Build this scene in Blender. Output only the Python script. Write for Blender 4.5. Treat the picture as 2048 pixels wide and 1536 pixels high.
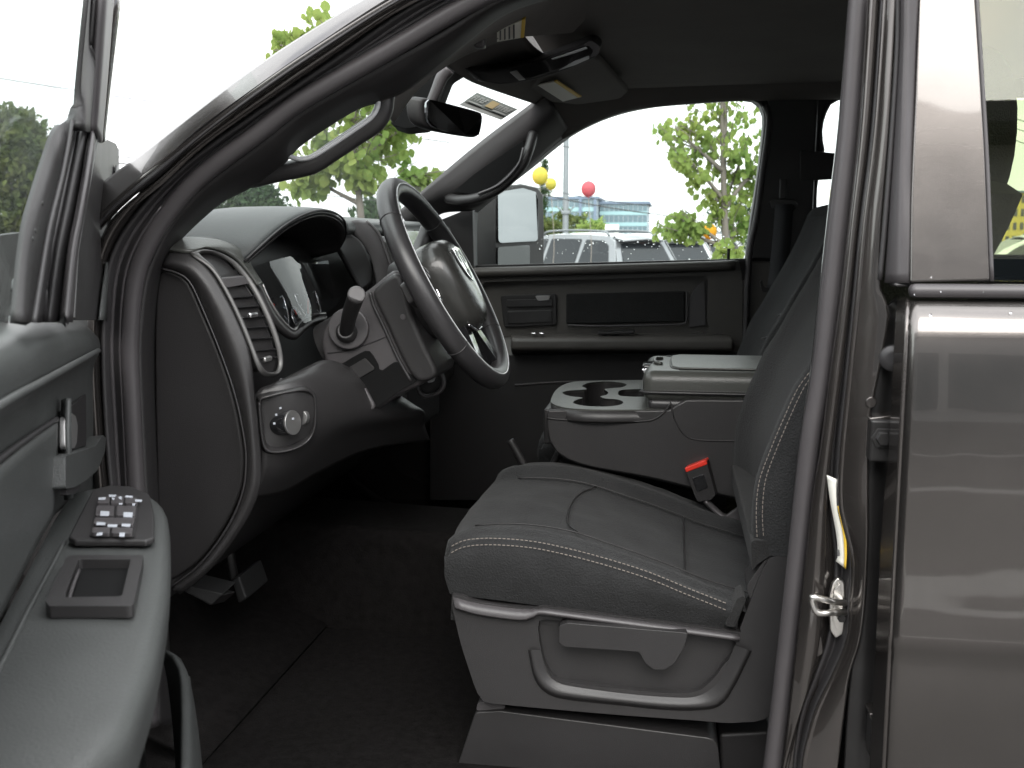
import bpy, bmesh, math, random
from mathutils import Vector, Matrix, noise
from mathutils.geometry import tessellate_polygon
random.seed(11)
R = math.radians
for o in list(bpy.data.objects):
    bpy.data.objects.remove(o)

# ------------------------------------------------------------------ camera
F = 2030.0
YAW, PITCH = R(9.03), R(8.075)
CAM = Vector((0.0, -1.27, 1.60))
scn = bpy.context.scene
cam_d = bpy.data.cameras.new('camera')
cam_d.sensor_width = 36.0
cam_d.lens = 36.0 * F / 2048.0
cam_d.clip_start = 0.02
cam_d.clip_end = 3000
cam = bpy.data.objects.new('camera', cam_d)
cam.location = CAM
cam.rotation_euler = (R(90) - PITCH, 0, YAW)
scn.collection.objects.link(cam)
scn.camera = cam
cam_d.dof.use_dof = True
cam_d.dof.focus_distance = 1.75
cam_d.dof.aperture_fstop = 11.0
RM = cam.rotation_euler.to_matrix()

# ------------------------------------------------------------------ sky, sun, exposure
SUN_EL, SUN_AZ = R(38), R(172)          # azimuth measured from +Y towards +X
world = bpy.data.worlds.new('World')
scn.world = world
world.use_nodes = True
nt = world.node_tree
nt.nodes.clear()
def wn(t, **k):
    n = nt.nodes.new(t)
    for a, b in k.items():
        setattr(n, a, b)
    return n
sky = wn('ShaderNodeTexSky', sky_type='NISHITA', sun_disc=False, sun_elevation=SUN_EL,
         sun_rotation=SUN_AZ, air_density=1.0, dust_density=3.0, ozone_density=1.0)
tc = wn('ShaderNodeTexCoord')
mp = wn('ShaderNodeMapping')
mp.inputs['Scale'].default_value = (1.0, 1.0, 2.6)
cl = wn('ShaderNodeTexNoise')
cl.inputs['Scale'].default_value = 2.3
cl.inputs['Detail'].default_value = 7
cl.inputs['Roughness'].default_value = 0.58
cr = wn('ShaderNodeValToRGB')
cr.color_ramp.elements[0].position = 0.30
cr.color_ramp.elements[0].color = (0.35, 0.35, 0.35, 1)
cr.color_ramp.elements[1].position = 0.44
cr.color_ramp.elements[1].color = (1, 1, 1, 1)
cl2 = wn('ShaderNodeTexNoise')
cl2.inputs['Scale'].default_value = 4.5
cl2.inputs['Detail'].default_value = 5
cr2 = wn('ShaderNodeValToRGB')
cr2.color_ramp.elements[0].position = 0.3
cr2.color_ramp.elements[0].color = (10.5, 10.8, 11.2, 1)
cr2.color_ramp.elements[1].position = 0.7
cr2.color_ramp.elements[1].color = (17.0, 17.0, 17.0, 1)
mix = wn('ShaderNodeMix', data_type='RGBA')
bg = wn('ShaderNodeBackground')
bg.inputs['Strength'].default_value = 0.10
out = wn('ShaderNodeOutputWorld')
L = nt.links.new
L(tc.outputs['Generated'], mp.inputs['Vector'])
L(mp.outputs[0], cl.inputs['Vector'])
L(mp.outputs[0], cl2.inputs['Vector'])
L(cl.outputs['Fac'], cr.inputs[0])
L(cl2.outputs['Fac'], cr2.inputs[0])
L(cr.outputs[0], mix.inputs[0])
L(sky.outputs[0], mix.inputs[6])
# thin cloud is brighter on the sun's side of the sky
sdv = wn('ShaderNodeVectorMath', operation='DOT_PRODUCT')
sdv.inputs[1].default_value = (math.sin(SUN_AZ) * math.cos(SUN_EL), math.cos(SUN_AZ) * math.cos(SUN_EL), math.sin(SUN_EL))
smr = wn('ShaderNodeMapRange', interpolation_type='SMOOTHSTEP')
smr.inputs[1].default_value = -0.3
smr.inputs[2].default_value = 1.0
smr.inputs[3].default_value = 0.55
smr.inputs[4].default_value = 1.25
smx = wn('ShaderNodeMix', data_type='RGBA', blend_type='MULTIPLY')
smx.inputs[0].default_value = 1.0
L(tc.outputs['Generated'], sdv.inputs[0])
L(sdv.outputs['Value'], smr.inputs[0])
L(cr2.outputs[0], smx.inputs[6])
L(smr.outputs[0], smx.inputs[7])
L(smx.outputs[2], mix.inputs[7])
L(mix.outputs[2], bg.inputs['Color'])
L(bg.outputs[0], out.inputs['Surface'])

sun_d = bpy.data.lights.new('sun', 'SUN')
sun_d.energy = 1.0
sun_d.angle = R(40)
sun_d.color = (1.0, 0.96, 0.90)
sun = bpy.data.objects.new('sun', sun_d)
sdir = Vector((math.sin(SUN_AZ) * math.cos(SUN_EL), math.cos(SUN_AZ) * math.cos(SUN_EL), math.sin(SUN_EL)))
sun.rotation_euler = (-sdir).to_track_quat('-Z', 'Y').to_euler()
scn.collection.objects.link(sun)

vs = scn.view_settings
vs.view_transform = 'Standard'
vs.look = 'None'
vs.exposure = 1.6
vs.gamma = 1.0
scn.render.engine = 'CYCLES'
scn.cycles.use_denoising = True
scn.cycles.max_bounces = 10
scn.cycles.diffuse_bounces = 5
scn.cycles.glossy_bounces = 5
scn.cycles.transmission_bounces = 8
scn.cycles.transparent_max_bounces = 16
scn.cycles.caustics_reflective = False
scn.cycles.caustics_refractive = False
scn.cycles.sample_clamp_indirect = 6.0

# ------------------------------------------------------------------ unprojection helpers
def ray(px, py):
    return RM @ Vector(((px - 1024.0) / F, -(py - 768.0) / F, -1.0))
def P(px, py, y):                                   # point on the upright plane y = const (along the truck)
    d = ray(px, py)
    return CAM + d * ((y - CAM.y) / d.y)
def PZ(px, py, z):                                  # point on the level plane z = const
    d = ray(px, py)
    return CAM + d * ((z - CAM.z) / d.z)
def PX(px, py, x):
    d = ray(px, py)
    return CAM + d * ((x - CAM.x) / d.x)
def PL(px, py, o, n):                               # point on any plane
    d = ray(px, py)
    return CAM + d * ((o - CAM).dot(n) / d.dot(n))
def PP(pts, y=None):
    r = []
    for p in pts:
        r.append(P(p[0], p[1], p[2] if len(p) > 2 else y))
    return r

# ------------------------------------------------------------------ materials
MATS = {}
def mat(name, col, rough=0.5, metal=0.0, bump=0.0, bscale=200.0, var=0.0, vscale=6.0, coat=0.0, spec=0.5,
        emit=None, estr=0.0, trans=0.0, ior=1.45, sheen=0.0, rvar=0.0, flake=0.0, weave=False, alpha=1.0):
    m = bpy.data.materials.new(name)
    m.use_nodes = True
    t = m.node_tree
    b = t.nodes['Principled BSDF']
    b.inputs['Base Color'].default_value = (*col, 1)
    b.inputs['Roughness'].default_value = rough
    b.inputs['Metallic'].default_value = metal
    b.inputs['IOR'].default_value = ior
    b.inputs['Specular IOR Level'].default_value = spec
    b.inputs['Coat Weight'].default_value = coat
    b.inputs['Coat Roughness'].default_value = 0.03
    b.inputs['Transmission Weight'].default_value = trans
    b.inputs['Sheen Weight'].default_value = sheen
    if emit:
        b.inputs['Emission Color'].default_value = (*emit, 1)
        b.inputs['Emission Strength'].default_value = estr
    co = t.nodes.new('ShaderNodeTexCoord')
    if var or rvar:
        nz = t.nodes.new('ShaderNodeTexNoise')
        nz.inputs['Scale'].default_value = vscale
        nz.inputs['Detail'].default_value = 10
        nz.inputs['Roughness'].default_value = 0.66
        t.links.new(co.outputs['Object'], nz.inputs['Vector'])
    if var:
        mr = t.nodes.new('ShaderNodeMapRange')
        mr.inputs[1].default_value = 0.25
        mr.inputs[2].default_value = 0.75
        mr.inputs[3].default_value = 1 - var
        mr.inputs[4].default_value = 1 + var
        t.links.new(nz.outputs['Fac'], mr.inputs[0])
        mx = t.nodes.new('ShaderNodeMix')
        mx.data_type = 'RGBA'
        mx.blend_type = 'MULTIPLY'
        mx.inputs[0].default_value = 1
        mx.inputs[6].default_value = (*col, 1)
        t.links.new(mr.outputs[0], mx.inputs[7])
        t.links.new(mx.outputs[2], b.inputs['Base Color'])
    if rvar:
        mr2 = t.nodes.new('ShaderNodeMapRange')
        mr2.inputs[1].default_value = 0.25
        mr2.inputs[2].default_value = 0.75
        mr2.inputs[3].default_value = max(0.02, rough - rvar)
        mr2.inputs[4].default_value = rough + rvar
        t.links.new(nz.outputs['Fac'], mr2.inputs[0])
        t.links.new(mr2.outputs[0], b.inputs['Roughness'])
    if bump:
        if weave:
            w1 = t.nodes.new('ShaderNodeTexVoronoi')
            w1.inputs['Scale'].default_value = bscale
            src = w1.outputs['Distance']
            t.links.new(co.outputs['Object'], w1.inputs['Vector'])
        else:
            w1 = t.nodes.new('ShaderNodeTexNoise')
            w1.inputs['Scale'].default_value = bscale
            w1.inputs['Detail'].default_value = 3
            src = w1.outputs['Fac']
            t.links.new(co.outputs['Object'], w1.inputs['Vector'])
        bp = t.nodes.new('ShaderNodeBump')
        bp.inputs['Strength'].default_value = bump
        bp.inputs['Distance'].default_value = 0.001
        t.links.new(src, bp.inputs['Height'])
        t.links.new(bp.outputs[0], b.inputs['Normal'])
    if flake:
        vz = t.nodes.new('ShaderNodeTexVoronoi')
        vz.inputs['Scale'].default_value = 900
        t.links.new(co.outputs['Object'], vz.inputs['Vector'])
        bp = t.nodes.new('ShaderNodeBump')
        bp.inputs['Strength'].default_value = flake
        bp.inputs['Distance'].default_value = 0.0003
        t.links.new(vz.outputs['Color'], bp.inputs['Height'])
        wz = t.nodes.new('ShaderNodeTexNoise')          # slow panel waviness, so reflections wander
        wz.inputs['Scale'].default_value = 5.0
        wz.inputs['Detail'].default_value = 2
        t.links.new(co.outputs['Object'], wz.inputs['Vector'])
        wb = t.nodes.new('ShaderNodeBump')
        wb.inputs['Strength'].default_value = 0.35
        wb.inputs['Distance'].default_value = 0.004
        t.links.new(wz.outputs['Fac'], wb.inputs['Height'])
        t.links.new(wb.outputs[0], bp.inputs['Normal'])
        t.links.new(bp.outputs[0], b.inputs['Normal'])
        t.links.new(wb.outputs[0], b.inputs['Coat Normal'])
    MATS[name] = m
    return m
def glass(name, tint=(1, 1, 1), refl=1.0, rough=0.0):
    m = bpy.data.materials.new(name)
    m.use_nodes = True
    t = m.node_tree
    t.nodes.clear()
    tr = t.nodes.new('ShaderNodeBsdfTransparent')
    tr.inputs[0].default_value = (*tint, 1)
    gl = t.nodes.new('ShaderNodeBsdfGlossy')
    gl.inputs['Roughness'].default_value = rough
    fr = t.nodes.new('ShaderNodeFresnel')
    fr.inputs['IOR'].default_value = 1.5
    ml = t.nodes.new('ShaderNodeMath')
    ml.operation = 'MULTIPLY'
    ml.use_clamp = True
    ml.inputs[1].default_value = refl
    mx = t.nodes.new('ShaderNodeMixShader')
    ou = t.nodes.new('ShaderNodeOutputMaterial')
    t.links.new(fr.outputs[0], ml.inputs[0])
    t.links.new(ml.outputs[0], mx.inputs[0])
    t.links.new(tr.outputs[0], mx.inputs[1])
    t.links.new(gl.outputs[0], mx.inputs[2])
    t.links.new(mx.outputs[0], ou.inputs[0])
    MATS[name] = m
    return m

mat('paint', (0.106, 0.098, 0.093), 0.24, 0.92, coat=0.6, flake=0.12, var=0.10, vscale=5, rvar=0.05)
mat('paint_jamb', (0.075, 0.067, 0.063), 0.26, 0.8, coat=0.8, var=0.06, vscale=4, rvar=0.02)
mat('plastic', (0.026, 0.0248, 0.0252), 0.38, bump=0.35, bscale=900, var=0.10, rvar=0.06)
mat('plastic_dark', (0.0175, 0.0164, 0.0168), 0.48, bump=0.3, bscale=800, var=0.1)
mat('plastic_grey', (0.062, 0.058, 0.060), 0.38, bump=0.3, bscale=900, var=0.08, rvar=0.05)
mat('plastic_soft', (0.036, 0.039, 0.039), 0.40, bump=0.6, bscale=600, var=0.10)
mat('plastic_gloss', (0.012, 0.012, 0.013), 0.12, coat=0.5)
mat('door_vinyl', (0.049, 0.0515, 0.0505), 0.38, bump=0.5, bscale=520, var=0.12, rvar=0.06)
mat('leather', (0.026, 0.025, 0.026), 0.36, bump=0.35, bscale=450, var=0.10, rvar=0.05)
mat('armrest_vinyl', (0.060, 0.061, 0.056), 0.33, bump=0.5, bscale=420, var=0.1, rvar=0.05)
mat('fabric', (0.0195, 0.0197, 0.0202), 0.90, bump=1.0, bscale=340, var=0.22, vscale=22, sheen=0.06, spec=0.25, weave=True)
mat('fabric_side', (0.019, 0.0188, 0.0188), 0.90, bump=1.0, bscale=380, var=0.2, vscale=22, sheen=0.05, spec=0.25, weave=True)
mat('headliner', (0.130, 0.121, 0.115), 0.95, bump=0.6, bscale=700, var=0.1)
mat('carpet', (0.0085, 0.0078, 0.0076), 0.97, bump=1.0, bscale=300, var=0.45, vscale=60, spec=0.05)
mat('rubber', (0.026, 0.0245, 0.0255), 0.46, var=0.12, rvar=0.08)
mat('rubber_seal', (0.050, 0.0460, 0.0480), 0.42, var=0.10, rvar=0.06)
mat('rubber_pad', (0.012, 0.012, 0.012), 0.6, bump=0.5, bscale=300)
mat('chrome', (0.75, 0.75, 0.76), 0.12, 1.0)
mat('silver', (0.36, 0.355, 0.35), 0.38, 0.85)
mat('satin_bezel', (0.12, 0.117, 0.115), 0.46, 0.6)
mat('zinc', (0.62, 0.60, 0.57), 0.28, 1.0, var=0.15, vscale=80)
mat('black_metal', (0.025, 0.024, 0.024), 0.35, 0.3, var=0.2, vscale=30)
mat('stitch', (0.21, 0.185, 0.165), 0.9, spec=0.1)
mat('stitch_dark', (0.10, 0.10, 0.10), 0.8)
mat('belt_webbing', (0.030, 0.031, 0.034), 0.75, bump=0.8, bscale=700)
mat('red_button', (0.62, 0.035, 0.02), 0.35)
mat('white_label', (0.72, 0.70, 0.64), 0.6)
mat('yellow_label', (0.70, 0.46, 0.05), 0.6)
mat('label_print', (0.10, 0.10, 0.10), 0.7)
mat('sticker_olive', (0.030, 0.034, 0.026), 0.6)
mat('sticker_paper', (0.11, 0.11, 0.10), 0.6)
mat('sticker_gold', (0.14, 0.09, 0.015), 0.6)
mat('icon_white', (0.40, 0.42, 0.46), 0.5)
mat('gauge_face', (0.012, 0.012, 0.013), 0.4)
mat('gauge_red', (0.45, 0.03, 0.02), 0.5)
mat('mirror_glass', (0.21, 0.22, 0.225), 0.02, 1.0)
mat('rear_mirror', (0.20, 0.20, 0.21), 0.06, 1.0)
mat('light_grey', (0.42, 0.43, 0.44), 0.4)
mat('matte_black', (0.006, 0.006, 0.0062), 0.85, spec=0.15)
mat('frit', (0.012, 0.012, 0.012), 0.3)
glass('windshield_glass', (0.93, 0.98, 0.96), 0.2)
glass('side_glass', (0.95, 0.985, 0.97), 0.25)
mat('pad_skin', (0.034, 0.034, 0.032), 0.24, coat=0.25, bump=0.35, bscale=600, var=0.08)
mat('far_plastic', (0.066, 0.061, 0.056), 0.45, bump=0.3, bscale=700, var=0.10)
glass('privacy_glass', (0.66, 0.69, 0.55), 0.95)
glass('lens_glass', (0.93, 0.94, 0.95), 0.8)

# ------------------------------------------------------------------ object helpers
COL = scn.collection
WL = {}                                             # world place of Empties whose children are built in world space
def link(name, me, m=None, parent=None, smooth=False):
    o = bpy.data.objects.new(name, me)
    COL.objects.link(o)
    if m is not None and not me.materials:
        me.materials.append(MATS[m] if isinstance(m, str) else m)
    if parent is not None:
        o.parent = parent
        if parent.name in WL:
            o.matrix_parent_inverse = Matrix.Translation(-WL[parent.name])
    if smooth:
        for p in me.polygons:
            p.use_smooth = True
    return o
def tag(o, label=None, cat=None, group=None, kind=None):
    if label: o['label'] = label
    if cat: o['category'] = cat
    if group: o['group'] = group
    if kind: o['kind'] = kind
    return o
def empty(name, loc=(0, 0, 0), parent=None, world=False):
    o = bpy.data.objects.new(name, None)
    o.location = loc
    o.empty_display_size = 0.2
    COL.objects.link(o)
    if world:
        WL[o.name] = Vector(loc)
    if parent is not None:
        o.parent = parent
        if parent.name in WL:
            o.matrix_parent_inverse = Matrix.Translation(-WL[parent.name])
    return o
def mesh(name, vs_, fs):
    me = bpy.data.meshes.new(name)
    me.from_pydata([tuple(v) for v in vs_], [], fs)
    me.validate()
    bm = bmesh.new()
    bm.from_mesh(me)
    bmesh.ops.recalc_face_normals(bm, faces=bm.faces)
    bm.to_mesh(me)
    bm.free()
    return me
def bevel(o, w=0.004, seg=3, ang=35):
    b = o.modifiers.new('bevel', 'BEVEL')
    b.width = w
    b.segments = seg
    b.limit_method = 'ANGLE'
    b.angle_limit = R(ang)
    b.harden_normals = False
    for p in o.data.polygons:
        p.use_smooth = True
    s = o.modifiers.new('wn', 'WEIGHTED_NORMAL')
    s.keep_sharp = False
    return o
def cat_rom(p0, p1, p2, p3, t):
    return 0.5 * ((2 * p1) + (-p0 + p2) * t + (2 * p0 - 5 * p1 + 4 * p2 - p3) * t * t + (-p0 + 3 * p1 - 3 * p2 + p3) * t ** 3)
def crv(pts, n, closed=False):
    """resample a point list to n points along a Catmull-Rom spline, even in length"""
    pts = [Vector(p) for p in pts]
    if len(pts) == 2 and not closed:
        return [pts[0].lerp(pts[1], i / (n - 1)) for i in range(n)]
    k = len(pts)
    dense = []
    segs = k if closed else k - 1
    for i in range(segs):
        if closed:
            a, b, c, d = pts[(i - 1) % k], pts[i], pts[(i + 1) % k], pts[(i + 2) % k]
        else:
            b, c = pts[i], pts[i + 1]
            a = pts[i - 1] if i > 0 else b * 2 - c
            d = pts[i + 2] if i + 2 < k else c * 2 - b
        for j in range(12):
            dense.append(cat_rom(a, b, c, d, j / 12))
    dense.append(pts[0] if closed else pts[-1])
    ls = [0.0]
    for i in range(1, len(dense)):
        ls.append(ls[-1] + (dense[i] - dense[i - 1]).length)
    tot = ls[-1]
    res = []
    cnt = n + 1 if closed else n
    j = 0
    for i in range(cnt):
        s = tot * i / (cnt - 1)
        while j < len(ls) - 2 and ls[j + 1] < s:
            j += 1
        d = ls[j + 1] - ls[j]
        f = 0 if d < 1e-12 else (s - ls[j]) / d
        res.append(dense[j].lerp(dense[j + 1], min(max(f, 0), 1)))
    return res[:-1] if closed else res
def grid_mesh(name, rows, close_u=False):
    """rows: equal-length point lists"""
    nv, nu = len(rows), len(rows[0])
    v = [p for r in rows for p in r]
    f = []
    for j in range(nv - 1):
        for i in range(nu if close_u else nu - 1):
            i2 = (i + 1) % nu
            f.append((j * nu + i, j * nu + i2, (j + 1) * nu + i2, (j + 1) * nu + i))
    return mesh(name, v, f)
def sheet(name, lines, m, parent, nu=40, nv=None, thick=0.004, straight=False, off=-1):
    """a curved panel through several long lines, with real thickness"""
    rs = [crv(l, nu) for l in lines]
    if nv is None:
        nv = len(rs) if (straight or len(rs) == 2) else (len(rs) - 1) * 5 + 1
    if nv != len(rs):
        cols = [crv([r[i] for r in rs], nv) for i in range(nu)]
        rs = [[cols[i][j] for i in range(nu)] for j in range(nv)]
    me = grid_mesh(name, rs)
    o = link(name, me, m, parent, smooth=True)
    if thick:
        s = o.modifiers.new('solid', 'SOLIDIFY')
        s.thickness = thick
        s.offset = off
    return o
def prism(name, outline, vec, m, parent, bw=0.003, seg=2, outline2=None):
    """closed outline (3D) pushed along vec"""
    n = len(outline)
    a = [Vector(p) for p in outline]
    b = [Vector(p) for p in outline2] if outline2 else [p + Vector(vec) for p in a]
    f = [tuple(range(n)), tuple(range(2 * n - 1, n - 1, -1))]
    for i in range(n):
        j = (i + 1) % n
        f.append((i, n + i, n + j, j))
    me = mesh(name, a + b, f)
    o = link(name, me, m, parent)
    if bw:
        bevel(o, bw, seg)
    return o
def tube(name, pts, r, m, parent, closed=False, n=10, res=None, flat=1.0, ends=True, up=None):
    k = res or max(8, len(pts) * 5)
    c = crv(pts, k, closed)
    v, f = [], []
    prev = None
    for i, p in enumerate(c):
        if closed:
            t = c[(i + 1) % k] - c[i - 1]
        else:
            t = c[min(i + 1, k - 1)] - c[max(i - 1, 0)]
        t.normalize()
        u = Vector(up) if up else (prev if prev is not None else (Vector((0, 0, 1)) if abs(t.z) < 0.9 else Vector((1, 0, 0))))
        s = t.cross(u).normalized()
        u = s.cross(t).normalized()
        prev = u
        rr = r[0] + (r[1] - r[0]) * i / (k - 1) if isinstance(r, (tuple, list)) else r
        for a in range(n):
            th = 2 * math.pi * a / n
            v.append(p + s * (math.cos(th) * rr) + u * (math.sin(th) * rr * flat))
    for i in range(k if closed else k - 1):
        i2 = (i + 1) % k
        for a in range(n):
            b = (a + 1) % n
            f.append((i * n + a, i * n + b, i2 * n + b, i2 * n + a))
    if not closed and ends:
        f.append(tuple(range(n)))
        f.append(tuple((k - 1) * n + a for a in range(n)))
    o = link(name, mesh(name, v, f), m, parent, smooth=True)
    return o
def rbox(name, c, size, m, parent, rot=None, bw=0.004, seg=3):
    hx, hy, hz = size[0] / 2, size[1] / 2, size[2] / 2
    M = rot if rot is not None else Matrix.Identity(3)
    v = [Vector(c) + M @ Vector((sx * hx, sy * hy, sz * hz)) for sx in (-1, 1) for sy in (-1, 1) for sz in (-1, 1)]
    f = [(0, 1, 3, 2), (4, 6, 7, 5), (0, 4, 5, 1), (2, 3, 7, 6), (0, 2, 6, 4), (1, 5, 7, 3)]
    o = link(name, mesh(name, v, f), m, parent)
    if bw:
        bevel(o, bw, seg)
    return o
def lathe(name, prof, c, axis, m, parent, n=32, cap=True):
    """prof: (radius, height along axis)"""
    ax = Vector(axis).normalized()
    q = Vector((0, 0, 1)).rotation_difference(ax).to_matrix()
    v, f = [], []
    for r_, h in prof:
        for a in range(n):
            th = 2 * math.pi * a / n
            v.append(Vector(c) + q @ Vector((r_ * math.cos(th), r_ * math.sin(th), h)))
    for j in range(len(prof) - 1):
        for a in range(n):
            b = (a + 1) % n
            f.append((j * n + a, j * n + b, (j + 1) * n + b, (j + 1) * n + a))
    if cap:
        f.append(tuple(range(n)))
        f.append(tuple((len(prof) - 1) * n + a for a in range(n)))
    o = link(name, mesh(name, v, f), m, parent)
    s = o.modifiers.new('edge', 'BEVEL'); s.width = 0.0008; s.segments = 2; s.limit_method = 'ANGLE'; s.angle_limit = R(40)
    for p in o.data.polygons:
        p.use_smooth = True
    w = o.modifiers.new('wn', 'WEIGHTED_NORMAL')
    return o
def plate(name, outer, holes, vec, m, parent, bw=0.0, seg=2):
    """flat outline with openings, pushed along vec"""
    loops = [list(map(Vector, outer))] + [list(map(Vector, h)) for h in holes]
    tris = tessellate_polygon(loops)
    flat = [p for l in loops for p in l]
    n = len(flat)
    v = flat + [p + Vector(vec) for p in flat]
    f = [tuple(t) for t in tris] + [tuple(i + n for i in reversed(t)) for t in tris]
    s = 0
    for l in loops:
        k = len(l)
        for i in range(k):
            a, b = s + i, s + (i + 1) % k
            f.append((a, b, b + n, a + n))
        s += k
    o = link(name, mesh(name, v, f), m, parent)
    if bw:
        bevel(o, bw, seg, 50)
    return o
def joined(name, objs_data, m, parent, smooth=False):
    """objs_data: list of (verts, faces)"""
    v, f = [], []
    for a, b in objs_data:
        k = len(v)
        v += a
        f += [tuple(i + k for i in q) for q in b]
    return link(name, mesh(name, v, f), m, parent, smooth)
def box_data(c, size, M=None):
    hx, hy, hz = size[0] / 2, size[1] / 2, size[2] / 2
    M = M if M is not None else Matrix.Identity(3)
    v = [Vector(c) + M @ Vector((sx * hx, sy * hy, sz * hz)) for sx in (-1, 1) for sy in (-1, 1) for sz in (-1, 1)]
    return v, [(0, 1, 3, 2), (4, 6, 7, 5), (0, 4, 5, 1), (2, 3, 7, 6), (0, 2, 6, 4), (1, 5, 7, 3)]
def frame_M(x, y, z):
    return Matrix((x, y, z)).transposed()
def rot_to(t, up):
    t = t.normalized()
    s = Vector(up).cross(t).normalized()
    u = t.cross(s).normalized()
    return frame_M(t, s, u)
def stitches(name, line, m, parent, step=0.0065, ln=0.0042, w=0.0010, up=(0, -1, 0)):
    c = [Vector(p) for p in line]
    tot = sum((c[i + 1] - c[i]).length for i in range(len(c) - 1))
    n = int(tot / step)
    c = crv(line, n + 1)
    d = []
    for i in range(n):
        a, b = c[i], c[i + 1]
        d.append(box_data((a + b) / 2, (ln, w, w), rot_to(b - a, up)))
    return joined(name, d, m, parent)
def rrect(x0, y0, x1, y1, r, n=4):
    pts = []
    for cx, cy, a0 in ((x1 - r, y1 - r, 0), (x0 + r, y1 - r, 90), (x0 + r, y0 + r, 180), (x1 - r, y0 + r, 270)):
        for i in range(n + 1):
            a = R(a0 + 90 * i / n)
            pts.append((cx + r * math.cos(a), cy + r * math.sin(a)))
    return pts
def roundpoly(pts, r=0.2, n=3):
    """round the corners of a 2D/3D outline by cutting each edge at fraction r"""
    pts = [Vector(p) for p in pts]
    k = len(pts)
    res = []
    for i in range(k):
        a, b, c = pts[i - 1], pts[i], pts[(i + 1) % k]
        d1 = (a - b) * min(r, 0.5)
        d2 = (c - b) * min(r, 0.5)
        l = min(d1.length, d2.length)
        if d1.length > 0: d1 = d1.normalized() * l
        if d2.length > 0: d2 = d2.normalized() * l
        p, q = b + d1, b + d2
        for j in range(n + 1):
            t = j / n
            res.append(p * (1 - t) ** 2 + b * 2 * t * (1 - t) + q * t * t)
    return res

# ================================================================== ground
gm = mat('asphalt', (0.105, 0.102, 0.098), 0.75, bump=0.8, bscale=60, var=0.22, vscale=0.9, rvar=0.15)
def slab(name, x0, y0, x1, y1, z, m, kind='structure', parent=None):
    me = mesh(name, [(x0, y0, z), (x1, y0, z), (x1, y1, z), (x0, y1, z)], [(0, 1, 2, 3)])
    o = link(name, me, m, parent)
    if kind: o['kind'] = kind
    return o
slab('ground', -700, -700, 700, 700, 0.0, 'asphalt')
mat('road_paint', (0.70, 0.69, 0.66), 0.6, var=0.2, vscale=4)

# ================================================================== the truck
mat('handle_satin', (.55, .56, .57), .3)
truck = empty('pickup_truck', (0.2, 0.8, 0.0), world=True)
tag(truck, 'dark grey pickup truck with its driver door standing open on a black cabin', 'pickup truck')

# ------------------------------------------------------------------ cab body: pillars, roof, jambs
L0 = [(900, -88), (725, 0), (600, 74), (500, 141), (400, 216), (281, 309), (238, 339), (205, 364), (175, 388)]
L1 = [(930, -72), (784, 0), (600, 117), (500, 187), (400, 264), (293, 348), (234, 399), (205, 428), (180, 452)]
body = sheet('cab_body', [PP([(p[0], p[1], .034 + .0050 * k) for k, p in enumerate(L0)]), PP([(a[0] * .5 + b[0] * .5, a[1] * .5 + b[1] * .5, .014 + .0026 * k) for k, (a, b) in enumerate(zip(L0, L1))]), PP(L1, 0.0)],
             'paint', truck, nu=70, thick=0.012)
# gasket channel between pillar skin and jamb
L1b = [(950, -62), (808, 0), (640, 108), (500, 205), (400, 279), (322, 352), (234, 419), (190, 470), (150, 540)]
sheet('door_gap_gasket', [PP(L1, 0.004), PP([(a[0] * .5 + b[0] * .5, a[1] * .5 + b[1] * .5 + 2) for a, b in zip(L1, L1b)], 0.0), PP(L1b, 0.012)],
      'rubber', body, nu=70, thick=0.01)
# painted jamb, narrow along the roof and broadening at the foot of the pillar
L2 = [(975, -50), (835, 0), (670, 112), (513, 220), (400, 300), (332, 358), (273, 421), (228, 489), (207, 560), (200, 700), (206, 850), (218, 1000), (235, 1250), (250, 1450)]
Lj = [(950, -62), (808, 0), (640, 108), (500, 205), (400, 279), (322, 352), (240, 419), (200, 480), (180, 570), (172, 700), (178, 850), (190, 1000), (207, 1250), (225, 1450)]
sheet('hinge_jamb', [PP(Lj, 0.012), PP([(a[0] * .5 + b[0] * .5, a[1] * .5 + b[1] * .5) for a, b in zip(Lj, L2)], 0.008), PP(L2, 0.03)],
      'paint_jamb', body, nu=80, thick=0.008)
# jamb rebate (dark painted step)
L3 = [(1040, -50), (915, 0), (760, 92), (600, 186), (513, 250), (400, 337), (332, 412), (283, 483), (256, 560), (247, 680), (252, 800), (260, 975), (273, 1200), (290, 1450)]
sheet('jamb_rebate', [PP(L2, 0.03), PP([(a[0] * .5 + b[0] * .5, a[1] * .5 + b[1] * .5) for a, b in zip(L2, L3)], 0.05), PP(L3, 0.045)],
      'rubber', body, nu=80, thick=0.006)
tube('jamb_ridge', PP([(a[0] * .5 + b[0] * .5, a[1] * .5 + b[1] * .5) for a, b in zip(L2, L3)], 0.044), 0.0035, 'rubber_seal', body, res=80)
tube('jamb_flange', PP([(a[0] * .15 + b[0] * .85, a[1] * .15 + b[1] * .85) for a, b in zip(L2[6:], L3[6:])], 0.038), 0.0022, 'rubber_seal', body, res=60)
# weatherstrip bulb round the front of the opening
L4 = [(1110, -50), (983, 0), (795, 109), (600, 219), (513, 287), (400, 372), (342, 438), (308, 500), (284, 570), (272, 690), (276, 820), (284, 975), (297, 1200), (312, 1450)]
mid = [((a[0] + b[0]) / 2, (a[1] + b[1]) / 2) for a, b in zip(L3, L4)]
tube('door_weatherstrip', PP(mid, 0.045), 0.0125, 'rubber_seal', body, res=110, n=16)
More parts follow.
